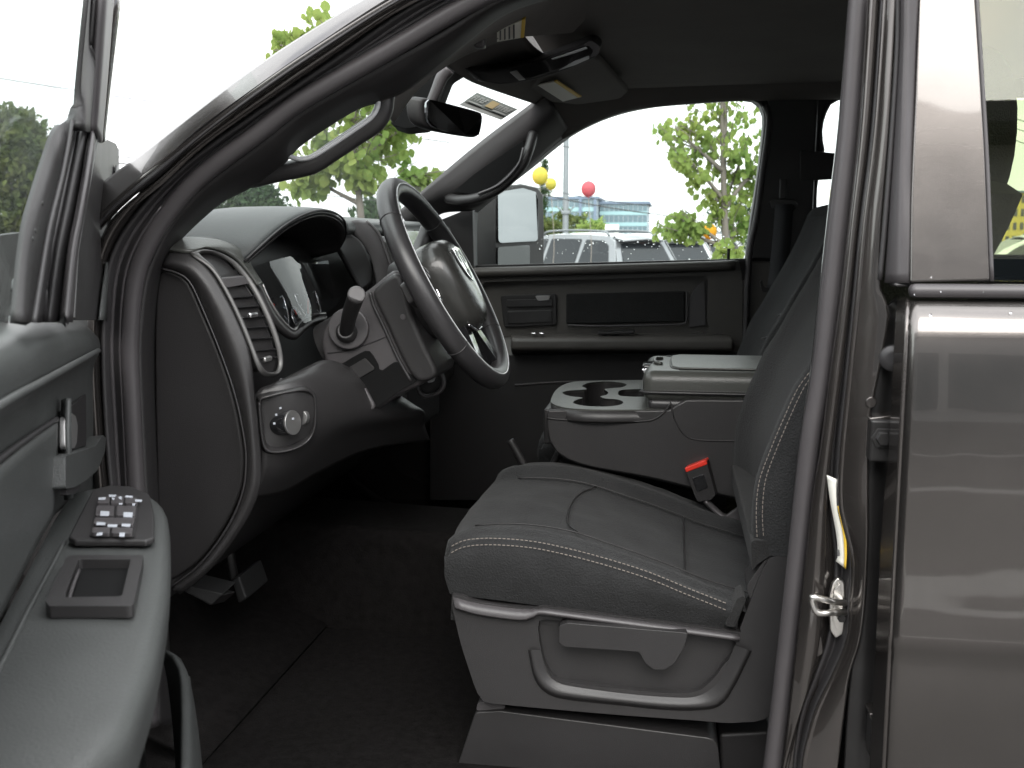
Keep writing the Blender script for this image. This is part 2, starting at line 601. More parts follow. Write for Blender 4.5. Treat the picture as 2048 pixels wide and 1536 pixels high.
# roof skin and the outer shell that closes the cabin
roof_pts = [[(-0.36, y, 2.015 + 0.045 * (1 - ((y - .8) / .85) ** 2)), (-0.2, y, 2.03 + .045 * (1 - ((y - .8) / .85) ** 2)), (0.2, y, 2.04 + .045 * (1 - ((y - .8) / .85) ** 2)), (1.3, y, 2.02 + .045 * (1 - ((y - .8) / .85) ** 2))] for y in (0.03, 0.2, 0.5, 0.8, 1.1, 1.4, 1.62)]
sheet('roof', roof_pts, 'paint', body, nu=16, thick=0.01)
rbox('back_wall', (1.36, 0.8, 1.45), (0.05, 1.62, 1.30), 'paint', body, bw=0.01)
rbox('firewall', (-1.12, 0.8, 1.15), (0.05, 1.62, 0.70), 'black_metal', body, bw=0.01)
# bonnet and wings ahead of the windscreen, cargo bed behind, wheels
sheet('bonnet', [[(-1.12, y, 1.50), (-1.5, y, 1.46 - .06 * abs(y - .8)), (-2.1, y, 1.40 - .06 * abs(y - .8)), (-2.32, y, 1.30)] for y in (-.02, .3, .8, 1.3, 1.62)], 'paint', body, nu=20, thick=0.02)
rbox('wing', (-1.72, -0.06, 1.10), (1.24, 0.10, 0.62), 'paint', body, bw=0.04)
rbox('wing', (-1.72, 1.66, 1.10), (1.24, 0.10, 0.62), 'paint', body, bw=0.04)
rbox('grille', (-2.36, 0.8, 1.02), (0.10, 1.70, 0.56), 'chrome', body, bw=0.03)
rbox('bumper', (-2.45, 0.8, 0.66), (0.16, 1.80, 0.22), 'chrome', body, bw=0.04)
for yy in (-0.06, 1.66):
    rbox('bed_side', (2.45, yy, 1.12), (2.0, 0.10, 0.62), 'paint', body, bw=0.03)
    rbox('rocker', (0.1, yy + (0.03 if yy < 0 else -.03), 0.70), (2.5, 0.14, 0.14), 'paint', body, bw=0.03)
rbox('bed_floor', (2.45, 0.8, 0.86), (2.0, 1.60, 0.06), 'black_metal', body, bw=0.01)
rbox('tailgate', (3.45, 0.8, 1.12), (0.07, 1.66, 0.62), 'paint', body, bw=0.02)
rbox('chassis', (0.5, 0.8, 0.62), (5.6, 0.9, 0.16), 'black_metal', body, bw=0.02)
for xx in (-1.75, 2.3):
    for yy in (0.06, 1.54):
        lathe('wheel', [(0.20, -0.13), (0.36, -0.14), (0.40, -0.10), (0.40, 0.10), (0.36, 0.14), (0.20, 0.13)], (xx, yy, 0.40), (0, 1, 0), 'rubber', body, n=36)
mat('floor_under', (0.03, 0.03, 0.03), 0.8)

# windscreen: near edge along the A-pillar, far edge along the other pillar
nearW = PP([(780, 35), (640, 132), (520, 220), (420, 300), (330, 380), (250, 450), (180, 520)], 0.10)
farW = PP([(1068, 201), (978, 270), (910, 325), (845, 381), (790, 430), (740, 475), (690, 520)], 1.50)
midW = [((a + b) / 2) + Vector((-0.10, 0, 0.012)) for a, b in zip(crv(nearW, 9), crv(farW, 9))]
ws = sheet('windscreen', [nearW, midW, farW], 'windshield_glass', truck, nu=20, nv=17, thick=0)
# cowl below the glass
rbox('cowl', (-1.06, 0.8, 1.46), (0.22, 1.60, 0.05), 'plastic_dark', body, bw=0.01)

# ------------------------------------------------------------------ driver A-pillar trim and grab handle
L5 = [(1130, -20), (1010, 20), (905, 100), (815, 170), (760, 196), (705, 215), (600, 283), (560, 325), (492, 372), (444, 396), (403, 429), (369, 461), (336, 499), (319, 540), (311, 600), (306, 690), (308, 820), (314, 975), (326, 1200), (342, 1450)]
L4t = [(1110, -50), (983, 0), (880, 62), (795, 109), (735, 142), (680, 173), (600, 219), (560, 250), (513, 287), (455, 330), (400, 372), (370, 405), (342, 438), (308, 500), (284, 570), (272, 690), (276, 820), (284, 975), (297, 1200), (312, 1450)]
trim = sheet('pillar_trim', [PP(L4t, 0.052), PP([(a[0] * .5 + b[0] * .5, a[1] * .5 + b[1] * .5) for a, b in zip(L4t, L5)], 0.075), PP(L5, 0.125)],
             'plastic_dark', truck, nu=110, thick=0.006)
tube('seam_line', PP([(a[0] * .86 + b[0] * .14, a[1] * .86 + b[1] * .14) for a, b in zip(L4t, L5)], 0.054), 0.0016, 'plastic_grey', trim, res=110, n=6)
tube('grab_handle', PP([(500, 358), (556, 345), (600, 336), (630, 326), (670, 300), (715, 270), (750, 246), (766, 222), (770, 195), (776, 165)], 0.135), 0.0135, 'plastic', trim, res=60, n=14)
tube('handle_inlay', PP([(575, 312), (600, 318), (625, 313), (660, 292), (705, 262), (741, 236), (755, 214), (757, 186)], 0.122), 0.0036, 'handle_satin', trim, res=50, n=8)
# header pad joining the trim to the roof lining
sheet('header_trim', [PP([(760, 196, .12), (815, 165, .12), (905, 95, .12), (1010, 15, .12), (1100, -40, .12)]),
                      PP([(772, 225, .25), (827, 176, .27), (905, 108, .30), (1000, 50, .32), (1100, 0, .34)]),
                      PP([(782, 242, .42), (835, 170, .45), (900, 120, .5), (960, 92, .5), (1060, 60, .5)])], 'headliner', trim, nu=30, thick=0.006)

# ------------------------------------------------------------------ roof lining, visors, overhead console, mirror
def zl(x, y):
    return 1.99 + 0.035 * (1 - ((y - 0.8) / 0.8) ** 2) + 0.01 * math.sin((x + .4) * 1.7)
lin = sheet('roof_lining', [[(x, y, zl(x, y) - (0.035 if x < -0.42 else 0.0)) for x in (-0.30, -0.25, -0.2, -0.1, 0.2, 0.6, 1.0, 1.33)] for y in (0.09, 0.25, 0.5, 0.8, 1.1, 1.35, 1.50)],
            'headliner', truck, nu=30, thick=0.008)
# far side rail of the lining, curving down to the passenger door
sheet('side_rail', [PP([(1068, 200, 1.47), (1160, 160, 1.47), (1260, 120, 1.47), (1420, 105, 1.47), (1560, 110, 1.47), (1760, 120, 1.47)]),
                    PP([(1090, 235, 1.52), (1165, 205, 1.52), (1255, 175, 1.52), (1420, 160, 1.52), (1560, 170, 1.52), (1760, 175, 1.52)]),
                    PP([(1125, 275, 1.57), (1190, 240, 1.57), (1270, 214, 1.57), (1420, 199, 1.57), (1560, 194, 1.57), (1760, 190, 1.57)])], 'headliner', lin, nu=40, thick=0.01)
# windscreen header band
hdr = PP([(800, 60, .3), (860, 96, .5), (920, 143, .75), (970, 166, .95), (1068, 201, 1.48)])
sheet('front_header', [[p + Vector((0.0, 0, -0.004)) for p in hdr], [p + Vector((0.06, 0, 0.035)) for p in hdr], [p + Vector((0.14, 0, 0.05)) for p in hdr]], 'headliner', lin, nu=30, thick=0.008)
# sun visors
vz_out = roundpoly(PP([(935, 84, .30), (1145, 66, .62), (1170, 40, .60), (1180, -10, .5), (1040, -60, .2), (930, 20, .2)]), 0.18)
vis = prism('sun_visor', vz_out, (0, 0.0, 0.016), 'headliner', truck, bw=0.004)
pl_ = lambda pts, y: PP(pts, y)
prism('warning_label', PP([(994, 62, .33), (1050, 38, .33), (1047, 75, .42), (994, 84, .40)]), (0.0, 0.004, 0.004), 'white_label', vis, bw=0)
prism('label_edge', PP([(1044, 40.5, .325), (1051, 37.5, .325), (1048, 75.2, .415), (1041, 76.4, .412)]), (0.0, 0.004, 0.004), 'yellow_label', vis, bw=0)
for i in range(4):
    f = i / 4
    prism('label_text', PP([(999 + 9 * i, 64 - 4 * i, .333), (1002 + 9 * i, 63 - 4 * i, .333), (1002 + 9 * i, 80 - i, .39), (999 + 9 * i, 81 - i, .39)]), (0.0, 0.003, 0.003), 'label_print', vis, bw=0)
rbox('visor_pivot', P(960, 84, .33), (0.018, 0.02, 0.02), 'plastic_grey', vis, bw=0.005)
vz2 = roundpoly(PP([(1060, 176, 1.02), (1110, 120, .92), (1196, 118, 1.02), (1256, 184, 1.38), (1240, 198, 1.40), (1154, 210, 1.42), (1100, 203, 1.36)]), 0.16)
vis2 = prism('sun_visor', vz2, (0, 0.0, 0.016), 'headliner', truck, bw=0.004)
prism('warning_label', PP([(1075, 168, 1.04), (1113, 160, 1.04), (1162, 192, 1.25), (1126, 201, 1.25)]), (0.0, -0.003, -0.003), 'white_label', vis2, bw=0)
prism('label_edge', PP([(1108, 161, 1.038), (1114, 159.5, 1.038), (1163, 191.5, 1.248), (1156, 193.4, 1.248)]), (0.0, -0.003, -0.003), 'yellow_label', vis2, bw=0)
# overhead console
up_ = [(925, 133), (978, 139), (1037, 129), (1095, 113), (1154, 90), (1183, 81)]
lo_ = [(949, 158), (978, 166), (1007, 169), (1056, 162), (1115, 146), (1173, 123)]
oc = prism('overhead_console', crv(PP(up_ + [(1201, 94), (1197, 109)] + lo_[::-1], 0.72), 40, True), (-0.01, 0.20, 0.05), 'plastic_dark', truck, bw=0.006)
oc_len = crv(PP([(1022, 138), (1095, 118), (1154, 97), (1178, 92), (1186, 99), (1180, 113), (1115, 139), (1056, 157), (1050, 152), (1034, 139)], 0.714), 34, True)
prism('lamp_lens', oc_len, (0, 0.008, 0.002), 'plastic_gloss', oc, bw=0.002)
prism('lens_trim', PP([(1102, 117), (1172, 93), (1175, 97), (1150, 106), (1105, 119)], 0.710), (0, 0.006, 0), 'light_grey', oc, bw=0.001)
prism('lens_trim', PP([(1117, 140), (1150, 121), (1178, 111), (1178, 117), (1150, 129)], 0.710), (0, 0.006, 0), 'light_grey', oc, bw=0.001)
prism('console_cap', roundpoly(PP([(1166, 91), (1183, 81), (1201, 94), (1197, 109), (1180, 116), (1187, 101), (1178, 92)], 0.711), .3), (0, 0.012, 0.004), 'plastic_grey', oc, bw=0.002)
prism('lamp_button', PP([(1019, 144), (1033, 140), (1050, 158), (1037, 160)], 0.708), (0, 0.008, 0), 'silver', oc, bw=0.001)
prism('front_trim', PP([(924, 132), (932, 135), (968, 163), (955, 161)], 0.712), (0, 0.008, 0), 'plastic_grey', oc, bw=0.001)
# rear-view mirror with its stalk and the sensor housing on the glass
mo = crv(PP([(842, 202, .700), (852, 196, .708), (905, 209, .77), (958, 224, .83), (965, 232, .838), (963, 255, .838), (959, 270, .835), (951, 276, .825), (905, 269, .77), (868, 261, .73), (850, 250, .708), (842, 232, .700)]), 40, True)
mir = prism('rear_view_mirror', mo, (-0.030, -0.004, 0.004), 'plastic_dark', truck, bw=0.006)
cx_ = sum(mo, Vector()) / len(mo)
prism('mirror_face', [cx_ + (p - cx_) * 0.90 + Vector((0.006, -0.004, 0)) for p in mo], (-0.004, 0.001, 0), 'rear_mirror', mir, bw=0)
tube('mirror_stalk', PP([(862, 205, .74), (873, 180, .74), (884, 155, .74), (897, 138, .74)]), (0.010, 0.014), 'plastic_grey', mir, n=12)
hs = roundpoly(PP([(780, 248), (800, 212), (827, 174), (852, 138), (885, 112), (930, 88), (950, 120), (900, 150), (885, 190), (866, 240), (850, 253), (808, 257)], 0.86), 0.2)
prism('sensor_housing', hs, (-0.02, 0.12, 0.0), 'matte_black', truck, bw=0.03, seg=6)
# inspection sticker on the glass (seen from behind)
def onws(px, py, d=0.0):
    o = P(955, 200, 1.16) + Vector((d, 0, d * .4))
    n = Vector((0.62, -0.22, 0.75)).normalized()
    return PL(px, py, o, n)
st_ = [(955, 186), (1035, 219), (1002, 240), (920, 210)]
stk = prism('windscreen_sticker', [onws(*p) for p in st_], (-0.001, 0, 0.001), 'sticker_paper', ws, bw=0)
def stq(u, v):
    a, b, c, d = [Vector((*p, 0)) for p in (st_[3], st_[2], st_[1], st_[0])]
    q = a.lerp(b, u).lerp(d.lerp(c, u), v)
    return (q.x, q.y)
def stpatch(name, u0, v0, u1, v1, m, d):
    prism(name, [onws(*stq(u0, v0), d), onws(*stq(u1, v0), d), onws(*stq(u1, v1), d), onws(*stq(u0, v1), d)], (-0.0006, 0, 0.0006), m, ws, bw=0)
stpatch('sticker_field', 0.0, 0.30, 1.0, 1.0, 'sticker_olive', 0.003)
stpatch('sticker_emblem', 0.42, 0.45, 0.60, 0.92, 'sticker_gold', 0.006)
rs_ = random.Random(5)
for base in (0.04, 0.63):                                   # two illegible block words, mirrored
    for k in range(5):
        uu = base + k * 0.066
        stpatch('sticker_letter', uu, 0.54, uu + 0.016, 0.88, 'sticker_paper', 0.006)
        if k != 1:
            stpatch('sticker_letter', uu + 0.018, 0.54 if k % 2 else 0.80, uu + 0.046, 0.61 if k % 2 else 0.88, 'sticker_paper', 0.006)
            stpatch('sticker_letter', uu + 0.018, 0.68, uu + 0.040, 0.74, 'sticker_paper', 0.006)
for k, (a, b) in enumerate(((.05, .36), (.64, .95))):
    stpatch('sticker_line', a, 0.37, b, 0.43, 'sticker_paper', 0.006)

# ------------------------------------------------------------------ B-pillar: seal, flange, closing face, striker, rear door hinges
def VL(rows):                       # a long upright line: (px, py, y)
    return PP(rows)
sA = [(1703, -30, .02), (1700, 0, .02), (1680, 250, .02), (1660, 420, .02), (1640, 600, .02), (1622, 760, .02), (1600, 900, .02), (1574, 1150, .02), (1545, 1400, .02), (1525, 1560, .02)]
sB = [(1740, -30, .0), (1738, 0, .0), (1720, 250, .0), (1702, 420, .0), (1682, 600, .0), (1660, 760, .0), (1636, 900, .0), (1608, 1150, .0), (1580, 1400, .0), (1560, 1560, .0)]
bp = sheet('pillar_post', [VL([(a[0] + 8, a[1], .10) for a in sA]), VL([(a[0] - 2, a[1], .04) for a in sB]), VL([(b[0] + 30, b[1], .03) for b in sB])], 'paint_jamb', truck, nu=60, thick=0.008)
sm = [((a[0] + b[0]) / 2, a[1], 0.012) for a, b in zip(sA, sB)]
tube('weatherstrip', VL(sm), 0.0125, 'rubber_seal', bp, res=80, n=16)
tube('weatherstrip_lip', VL([(a[0] + 5, a[1], .012) for a in sA]), 0.005, 'rubber', bp, res=80)
# trim on the cabin side of the pillar
sheet('pillar_inner_trim', [VL([(a[0] + 4, a[1], .03) for a in sA]), VL([(a[0] + 30, a[1], .14) for a in sA]), VL([(a[0] + 120, a[1], .17) for a in sA])], 'plastic', bp, nu=40, thick=0.006)
# pinch flange: bright painted strip beside the seal
fA = [(1742, -30, -.012), (1741, 0, -.012), (1724, 250, -.012), (1703, 450, -.012), (1686, 600, -.012), (1664, 760, -.012), (1646, 900, -.012), (1630, 1000, -.012), (1612, 1150, -.012), (1584, 1400, -.012), (1566, 1560, -.012)]
fB = [(1756, -30, -.018), (1754, 0, -.018), (1736, 250, -.018), (1712, 450, -.018), (1696, 600, -.018), (1678, 760, -.018), (1660, 900, -.018), (1652, 1000, -.018), (1650, 1130, -.018), (1640, 1260, -.018), (1625, 1330, -.018)]
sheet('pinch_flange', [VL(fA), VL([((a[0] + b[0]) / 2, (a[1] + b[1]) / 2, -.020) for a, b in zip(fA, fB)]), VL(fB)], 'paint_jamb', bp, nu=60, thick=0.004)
# dark groove of the secondary seal
gB = [(1772, -30, -.030), (1770, 0, -.030), (1752, 250, -.030), (1728, 450, -.030), (1714, 600, -.030), (1698, 760, -.030), (1684, 900, -.03), (1680, 1000, -.03), (1692, 1060, -.03), (1706, 1120, -.03), (1704, 1200, -.03), (1696, 1280, -.03), (1668, 1350, -.03), (1634, 1420, -.03), (1612, 1500, -.03), (1604, 1560, -.03)]
gA = [(1756, -30, -.010), (1754, 0, -.010), (1736, 250, -.01), (1712, 450, -.01), (1696, 600, -.01), (1678, 760, -.01), (1660, 900, -.01), (1658, 1000, -.01), (1662, 1060, -.01), (1668, 1120, -.01), (1664, 1200, -.01), (1652, 1280, -.01), (1628, 1350, -.01), (1602, 1420, -.01), (1588, 1500, -.01), (1584, 1560, -.01)]
sheet('seal_groove', [VL(gA), VL([((a[0] + b[0]) / 2, (a[1] + b[1]) / 2, -.004) for a, b in zip(gA, gB)]), VL(gB)], 'rubber', bp, nu=90, thick=0.004)
# bright rolled edge following the groove
tube('rolled_edge', VL([(g[0] + 3, g[1], -.034) for g in gB]), 0.0045, 'paint_jamb', bp, res=90, n=10)
# closing face, widening below the belt line
cB = [(1796, -30, -.045), (1794, 0, -.045), (1780, 250, -.045), (1764, 450, -.045), (1762, 575, -.045), (1780, 620, -.050), (1768, 700, -.050), (1752, 780, -.05), (1740, 840, -.05), (1738, 950, -.05), (1738, 1060, -.05), (1736, 1120, -.05), (1732, 1200, -.05), (1722, 1280, -.05), (1700, 1350, -.05), (1690, 1420, -.05), (1680, 1500, -.05), (1672, 1560, -.05)]
gB2 = crv(VL([(g[0] + 3, g[1], -.032) for g in gB]), 60)
sheet('closing_face', [gB2, [(a + b) / 2 + Vector((0, -0.003, 0)) for a, b in zip(gB2, crv(VL(cB), 60))], VL(cB)], 'paint_jamb', bp, nu=60, thick=0.004)
# lower jamb behind the groove, between the groove and the seal
sheet('lower_jamb', [VL([(1640, 900, -.004), (1614, 1150, -.004), (1586, 1400, -.004), (1566, 1560, -.004)]),
                     VL([(1664, 900, -.006), (1668, 1150, -.006), (1630, 1400, -.006), (1590, 1560, -.006)])], 'paint_jamb', bp, nu=30, thick=0.004)
# recess where the rear door hangs
rec = [(1800, 590, -.02), (1815, 620, -.02), (1808, 800, -.02), (1800, 1000, -.02), (1792, 1200, -.02), (1784, 1400, -.02), (1776, 1560, -.02)]
sheet('hinge_recess', [VL([(1776, 615, -.045), (1752, 790, -.045), (1738, 850, -.045), (1730, 1000, -.045), (1722, 1200, -.045), (1700, 1400, -.045), (1690, 1560, -.045)]), VL(rec)], 'black_metal', bp, nu=40, thick=0.006)
def hinge(y0):
    h = rbox('door_hinge', P(1762, y0 + 42, -.058), (0.030, 0.030, 0.050), 'black_metal', bp, bw=0.004)
    for dy in (0, 72):
        prism('hinge_leaf', PP([(1738, y0 + dy), (1788, y0 - 6 + dy), (1790, y0 + 3 + dy), (1742, y0 + 12 + dy)], -.066), (0, 0.03, 0), 'paint_jamb', bp, bw=0.0015)
    lathe('hinge_bolt', [(0.013, 0), (0.013, 0.003), (0.008, 0.003), (0.008, 0.009)], P(1765, y0 + 40, -.074), (0, -1, 0), 'black_metal', bp, n=6)
hinge(836)
hinge(1428)
lathe('rubber_stop', [(0.016, 0), (0.015, 0.006), (0.010, 0.009), (0.006, 0.009)], P(1786, 716, -.052), (-0.2, -1, 0), 'rubber', bp, n=20)
lathe('plug', [(0.007, 0), (0.006, 0.003)], P(1742, 804, -.052), (0, -1, 0), 'paint_jamb', bp, n=16)
prism('latch_tab', roundpoly(PP([(1702, 872), (1712, 866), (1716, 880), (1710, 940), (1704, 952), (1698, 930)], -.040), .3), (0, .008, 0), 'paint_jamb', bp, bw=0.002)
# striker loop on its plate
prism('striker_plate', roundpoly(PP([(1664, 1168), (1676, 1155), (1690, 1165), (1692, 1230), (1688, 1268), (1672, 1278), (1660, 1262), (1658, 1190)], -.020), .25), (0, 0.008, 0), 'zinc', bp, bw=0.002)
prism('striker_plate', roundpoly(PP([(1668, 1180), (1680, 1168), (1686, 1200), (1684, 1250), (1674, 1264), (1666, 1240)], -.026), .25), (0, 0.006, 0), 'zinc', bp, bw=0.002)
tube('striker_loop', [P(1690, 1206, -.026), P(1664, 1203, -.050), P(1632, 1195, -.056), P(1624, 1197, -.056), P(1630, 1218, -.056), P(1640, 1226, -.056), P(1668, 1225, -.050), P(1690, 1224, -.026)], 0.0042, 'zinc', bp, res=50, n=10)
lathe('striker_bolt', [(0.0055, 0), (0.0055, 0.003)], P(1683, 1236, -.030), (0, -1, 0), 'black_metal', bp, n=6)
prism('jamb_plug', roundpoly(PP([(1596, 1270), (1644, 1264), (1648, 1308), (1636, 1316), (1600, 1316), (1594, 1300)], -.012), .3), (0, .01, 0), 'paint_jamb', bp, bw=0.003)
prism('jamb_step', PP([(1608, 1162), (1652, 1158), (1656, 1166), (1654, 1178), (1610, 1182)], -.011), (0, .01, 0), 'paint_jamb', bp, bw=0.002)
# certification label, bent over the groove edge
lab = [[(1654, 950), (1677, 960)], [(1661, 1002), (1678, 1000)], [(1668, 1040), (1684, 1036)], [(1674, 1075), (1690, 1070)], [(1676, 1110), (1692, 1108)], [(1672, 1122), (1690, 1136)]]
sheet('certification_label', [VL([(a[0][0], a[0][1], -.024) for a in lab]), VL([(a[1][0], a[1][1], -.030) for a in lab])], 'white_label', bp, nu=24, thick=0.0008)
sheet('label_border', [VL([(1675, 1012, -.0315), (1681, 1040, -.0315), (1687, 1075, -.0315), (1689, 1110, -.0315), (1688, 1134, -.0315)]), VL([(1680, 1010, -.033), (1685, 1038, -.033), (1692, 1072, -.033), (1694, 1108, -.033), (1692, 1138, -.033)])], 'yellow_label', bp, nu=20, thick=0.0008)
prism('label_mark', roundpoly(PP([(1674, 1100), (1679, 1099), (1680, 1112), (1675, 1113)], -.033), .35), (0, .001, 0), 'label_print', bp, bw=0)

# ------------------------------------------------------------------ rear door (driver side)
def ydoor(py):                     # outer skin plane, leaning in above the belt
    return -0.105 + max(0, (590 - py)) / 590 * 0.05
rows = [(598, -.100), (606, -.112), (640, -.126), (680, -.132), (760, -.136), (900, -.139), (1050, -.138), (1220, -.135), (1290, -.136), (1310, -.130), (1420, -.126), (1600, -.110)]
def edge_px(py):
    return 1820 - (py - 600) * 0.0525
rl = []
for py, y in rows:
    a = P(edge_px(py), py, y)
    rl.append([a, Vector((a.x + .02, y - .003, a.z)), Vector((0.7, y - 0.006, a.z)), Vector((1.28, y, a.z))])
rd = sheet('rear_door', rl, 'paint', truck, nu=24, thick=0.004)
sheet('door_hem', [VL([(edge_px(p), p, y) for p, y in rows]), VL([(edge_px(p) - 1, p, y + .02) for p, y in rows]), VL([(edge_px(p) - 26 + (0 if p > 900 else 6), p, y + .045) for p, y in rows])], 'paint_jamb', rd, nu=50, thick=0.004, straight=True)
# belt moulding
bm0, bm1 = P(1822, 568, -.112), P(1822, 597, -.112)
prism('belt_moulding', [bm0, bm1, Vector((1.28, -.112, bm1.z)), Vector((1.28, -.112, bm0.z))], (0, .02, 0), 'rubber_seal', rd, bw=0.006)
# black-out panel ahead of the glass and the glass itself
def U(px, py, d=0.0):
    return P(px, py, ydoor(py) + d)
app = [U(1838, -60), U(1837, 0), U(1830, 200), U(1822, 400), U(1820, 566), U(1983, 562), U(1980, 500), U(1972, 300), U(1963, 150), U(1953, 0), U(1948, -60)]
prism('pillar_cover', app, (0, 0.018, 0), 'paint', rd, bw=0.003)
gl_ = [U(1983, 562, .006), U(1972, 300, .006), U(1953, 0, .006), U(1940, -160, .006)]
prism('window_glass', gl_[:3] + [gl_[3], Vector((1.12, gl_[3].y, gl_[3].z)), Vector((1.15, gl_[0].y, gl_[0].z))], (0, 0.004, 0), 'privacy_glass', rd, bw=0)
tube('glass_run', [U(1984, 562, .001), U(1973, 300, .001), U(1954, 0, .001), U(1944, -120, .001)], 0.0022, 'rubber_seal', rd, n=8, res=24)
tube('glass_run', [Vector((1.15, gl_[0].y, gl_[0].z)), Vector((1.12, gl_[3].y, gl_[3].z))], 0.012, 'rubber_seal', rd, n=8, res=24)
# door-frame edge with its weatherstrip, in the gap ahead of the cover
sheet('frame_seal', [VL([(1800, -30, -.05), (1798, 100, -.052), (1786, 300, -.056), (1776, 450, -.06), (1768, 566, -.062)]),
                     VL([(1812, -30, -.072), (1810, 100, -.074), (1802, 300, -.08), (1794, 450, -.085), (1788, 566, -.088)]),
                     VL([(1838, -30, -.055), (1834, 100, -.06), (1830, 300, -.075), (1824, 450, -.09), (1820, 566, -.098)])], 'rubber_seal', rd, nu=30, thick=0.006)
tube('frame_edge', VL([(1797, -30, -.052), (1795, 100, -.052), (1782, 300, -.056), (1770, 450, -.06), (1760, 560, -.062)]), 0.003, 'rubber', rd, res=30)
prism('frame_foot', PP([(1788, 566), (1820, 566), (1820, 574), (1790, 574)], -.092), (0, .03, 0), 'rubber', rd, bw=0.002)
rbox('door_top_rail', (0.75, -0.03, 2.0), (1.06, 0.06, 0.05), 'paint', rd, bw=0.015)
sheet('rear_door_card', [[(.30, -.03, 1.50), (.8, -.03, 1.50), (1.28, -.03, 1.5)], [(.30, -.03, .8), (.8, -.03, .8), (1.28, -.03, .8)]], 'plastic', rd, nu=8, thick=0.02)
# water beads left on the moulding and panel
wv = []
rr = random.Random(3)
mat('water', (0.9, 0.9, 0.92), 0.02, trans=1.0, ior=1.33)
def bead(c, r_, n, squash=.5):
    n = Vector(n).normalized()
    q = Vector((0, 0, 1)).rotation_difference(n).to_matrix()
    v, f = [], []
    for j in range(4):
        ph = j / 3 * math.pi / 2
        for a in range(7):
            th = 2 * math.pi * a / 7
            rad = max(r_ * math.cos(ph), r_ * .05)
            v.append(Vector(c) + q @ Vector((rad * math.cos(th), rad * math.sin(th), r_ * squash * math.sin(ph))))
    for j in range(3):
        for a in range(7):
            b = (a + 1) % 7
            f.append((j * 7 + a, j * 7 + b, j * 7 + 7 + b, j * 7 + 7 + a))
    f.append(tuple(range(6, -1, -1)))
    f.append(tuple(21 + a for a in range(7)))
    return v, f
for i in range(3):
    wv.append(bead(P(rr.uniform(1826, 2060), rr.uniform(572, 592), -.1125), rr.uniform(.0005, .0011), (0, -1, 0.1)))
for i in range(1):
    wv.append(bead(P(rr.uniform(1828, 1975), rr.uniform(300, 555), -.107), rr.uniform(.0005, .0009), (0, -1, 0.1)))
for i in range(2):
    wv.append(bead(P(rr.uniform(1826, 2060), rr.uniform(612, 640), -.126), rr.uniform(.0008, .0018), (0, -1, 0.2)))
o = joined('water_beads', wv, 'water', rd, True); o['kind'] = 'stuff'

# ------------------------------------------------------------------ floor, riser, pedals
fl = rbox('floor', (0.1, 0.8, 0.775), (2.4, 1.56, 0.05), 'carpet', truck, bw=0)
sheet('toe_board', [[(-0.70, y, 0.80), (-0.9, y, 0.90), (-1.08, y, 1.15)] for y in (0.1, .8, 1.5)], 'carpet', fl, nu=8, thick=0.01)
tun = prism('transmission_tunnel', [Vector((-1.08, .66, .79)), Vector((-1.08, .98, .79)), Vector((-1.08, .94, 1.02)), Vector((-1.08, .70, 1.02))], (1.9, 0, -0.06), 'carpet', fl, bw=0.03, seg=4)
# parking-brake pedal and service pedal
pk = prism('parking_brake_pedal', PP([(352, 1158), (408, 1182), (446, 1190), (421, 1212), (366, 1182)], 0.20), (0.0, 0.05, -0.012), 'plastic_dark', truck, bw=0.003)
prism('pedal_pad', PP([(380, 1172), (446, 1188), (424, 1210), (372, 1186)], 0.194), (0.0, 0.05, 0.003), 'rubber_pad', pk, bw=0.002)
tube('pedal_arm', [P(372, 1166, .24), P(340, 1060, .28), P(380, 950, .30)], 0.010, 'black_metal', pk, n=8)
bk = prism('brake_pedal', PP([(462, 1160), (478, 1152), (494, 1198), (476, 1208)], 0.38), (0.0, 0.10, 0.0), 'rubber_pad', truck, bw=0.004)
tube('pedal_arm', [P(470, 1165, .44), P(460, 1090, .44), P(480, 960, .44)], 0.009, 'black_metal', bk, n=8)
# seat riser box on the floor
rs = prism('seat_riser', roundpoly(PP([(905, 1640), (912, 1540), (950, 1425), (1000, 1422), (1435, 1478), (1450, 1640)], 0.17), .12), (0, 0.5, 0), 'plastic', truck, bw=0.012, seg=4)
prism('riser_lip', roundpoly(PP([(955, 1405), (1010, 1402), (1010, 1418), (952, 1422)], 0.175), .3), (0, 0.4, 0), 'plastic_grey', rs, bw=0.004)
prism('riser_side', PP([(1438, 1468), (1545, 1462), (1550, 1640), (1445, 1640)], 0.20), (0, 0.4, 0), 'plastic_dark', rs, bw=0.006)
rbox('mat_clip', P(828, 1526, .26), (0.03, 0.02, 0.012), 'plastic_gloss', fl, bw=0.004)

# ------------------------------------------------------------------ front seats
def xz(line):                        # (px,py,y) -> 3D
    return PP(line)
ridge_px = [(901, 1075), (925, 1060), (948, 1055), (1026, 1054), (1123, 1066), (1221, 1097), (1319, 1131), (1416, 1170), (1500, 1196), (1580, 1225)]
stitch_px = [(893, 1106), (909, 1094), (936, 1084), (987, 1081), (1065, 1087), (1143, 1103), (1221, 1124), (1299, 1149), (1377, 1181), (1455, 1212), (1480, 1222)]
seam_px = [(889, 1153), (967, 1165), (1084, 1181), (1240, 1200), (1358, 1216), (1455, 1230), (1478, 1233)]
low_px = [(900, 1188), (960, 1196), (1084, 1212), (1240, 1232), (1360, 1246), (1455, 1256), (1474, 1258)]
N = 44
rg = crv(PP(ridge_px, .205), N)
st3 = crv(PP(stitch_px, .152), N)
se3 = crv(PP(seam_px, .150), N)
lo3 = crv(PP(low_px, .158), N)
mi3 = [(a + b) / 2 + Vector((0, -.006, 0)) for a, b in zip(st3, se3)]
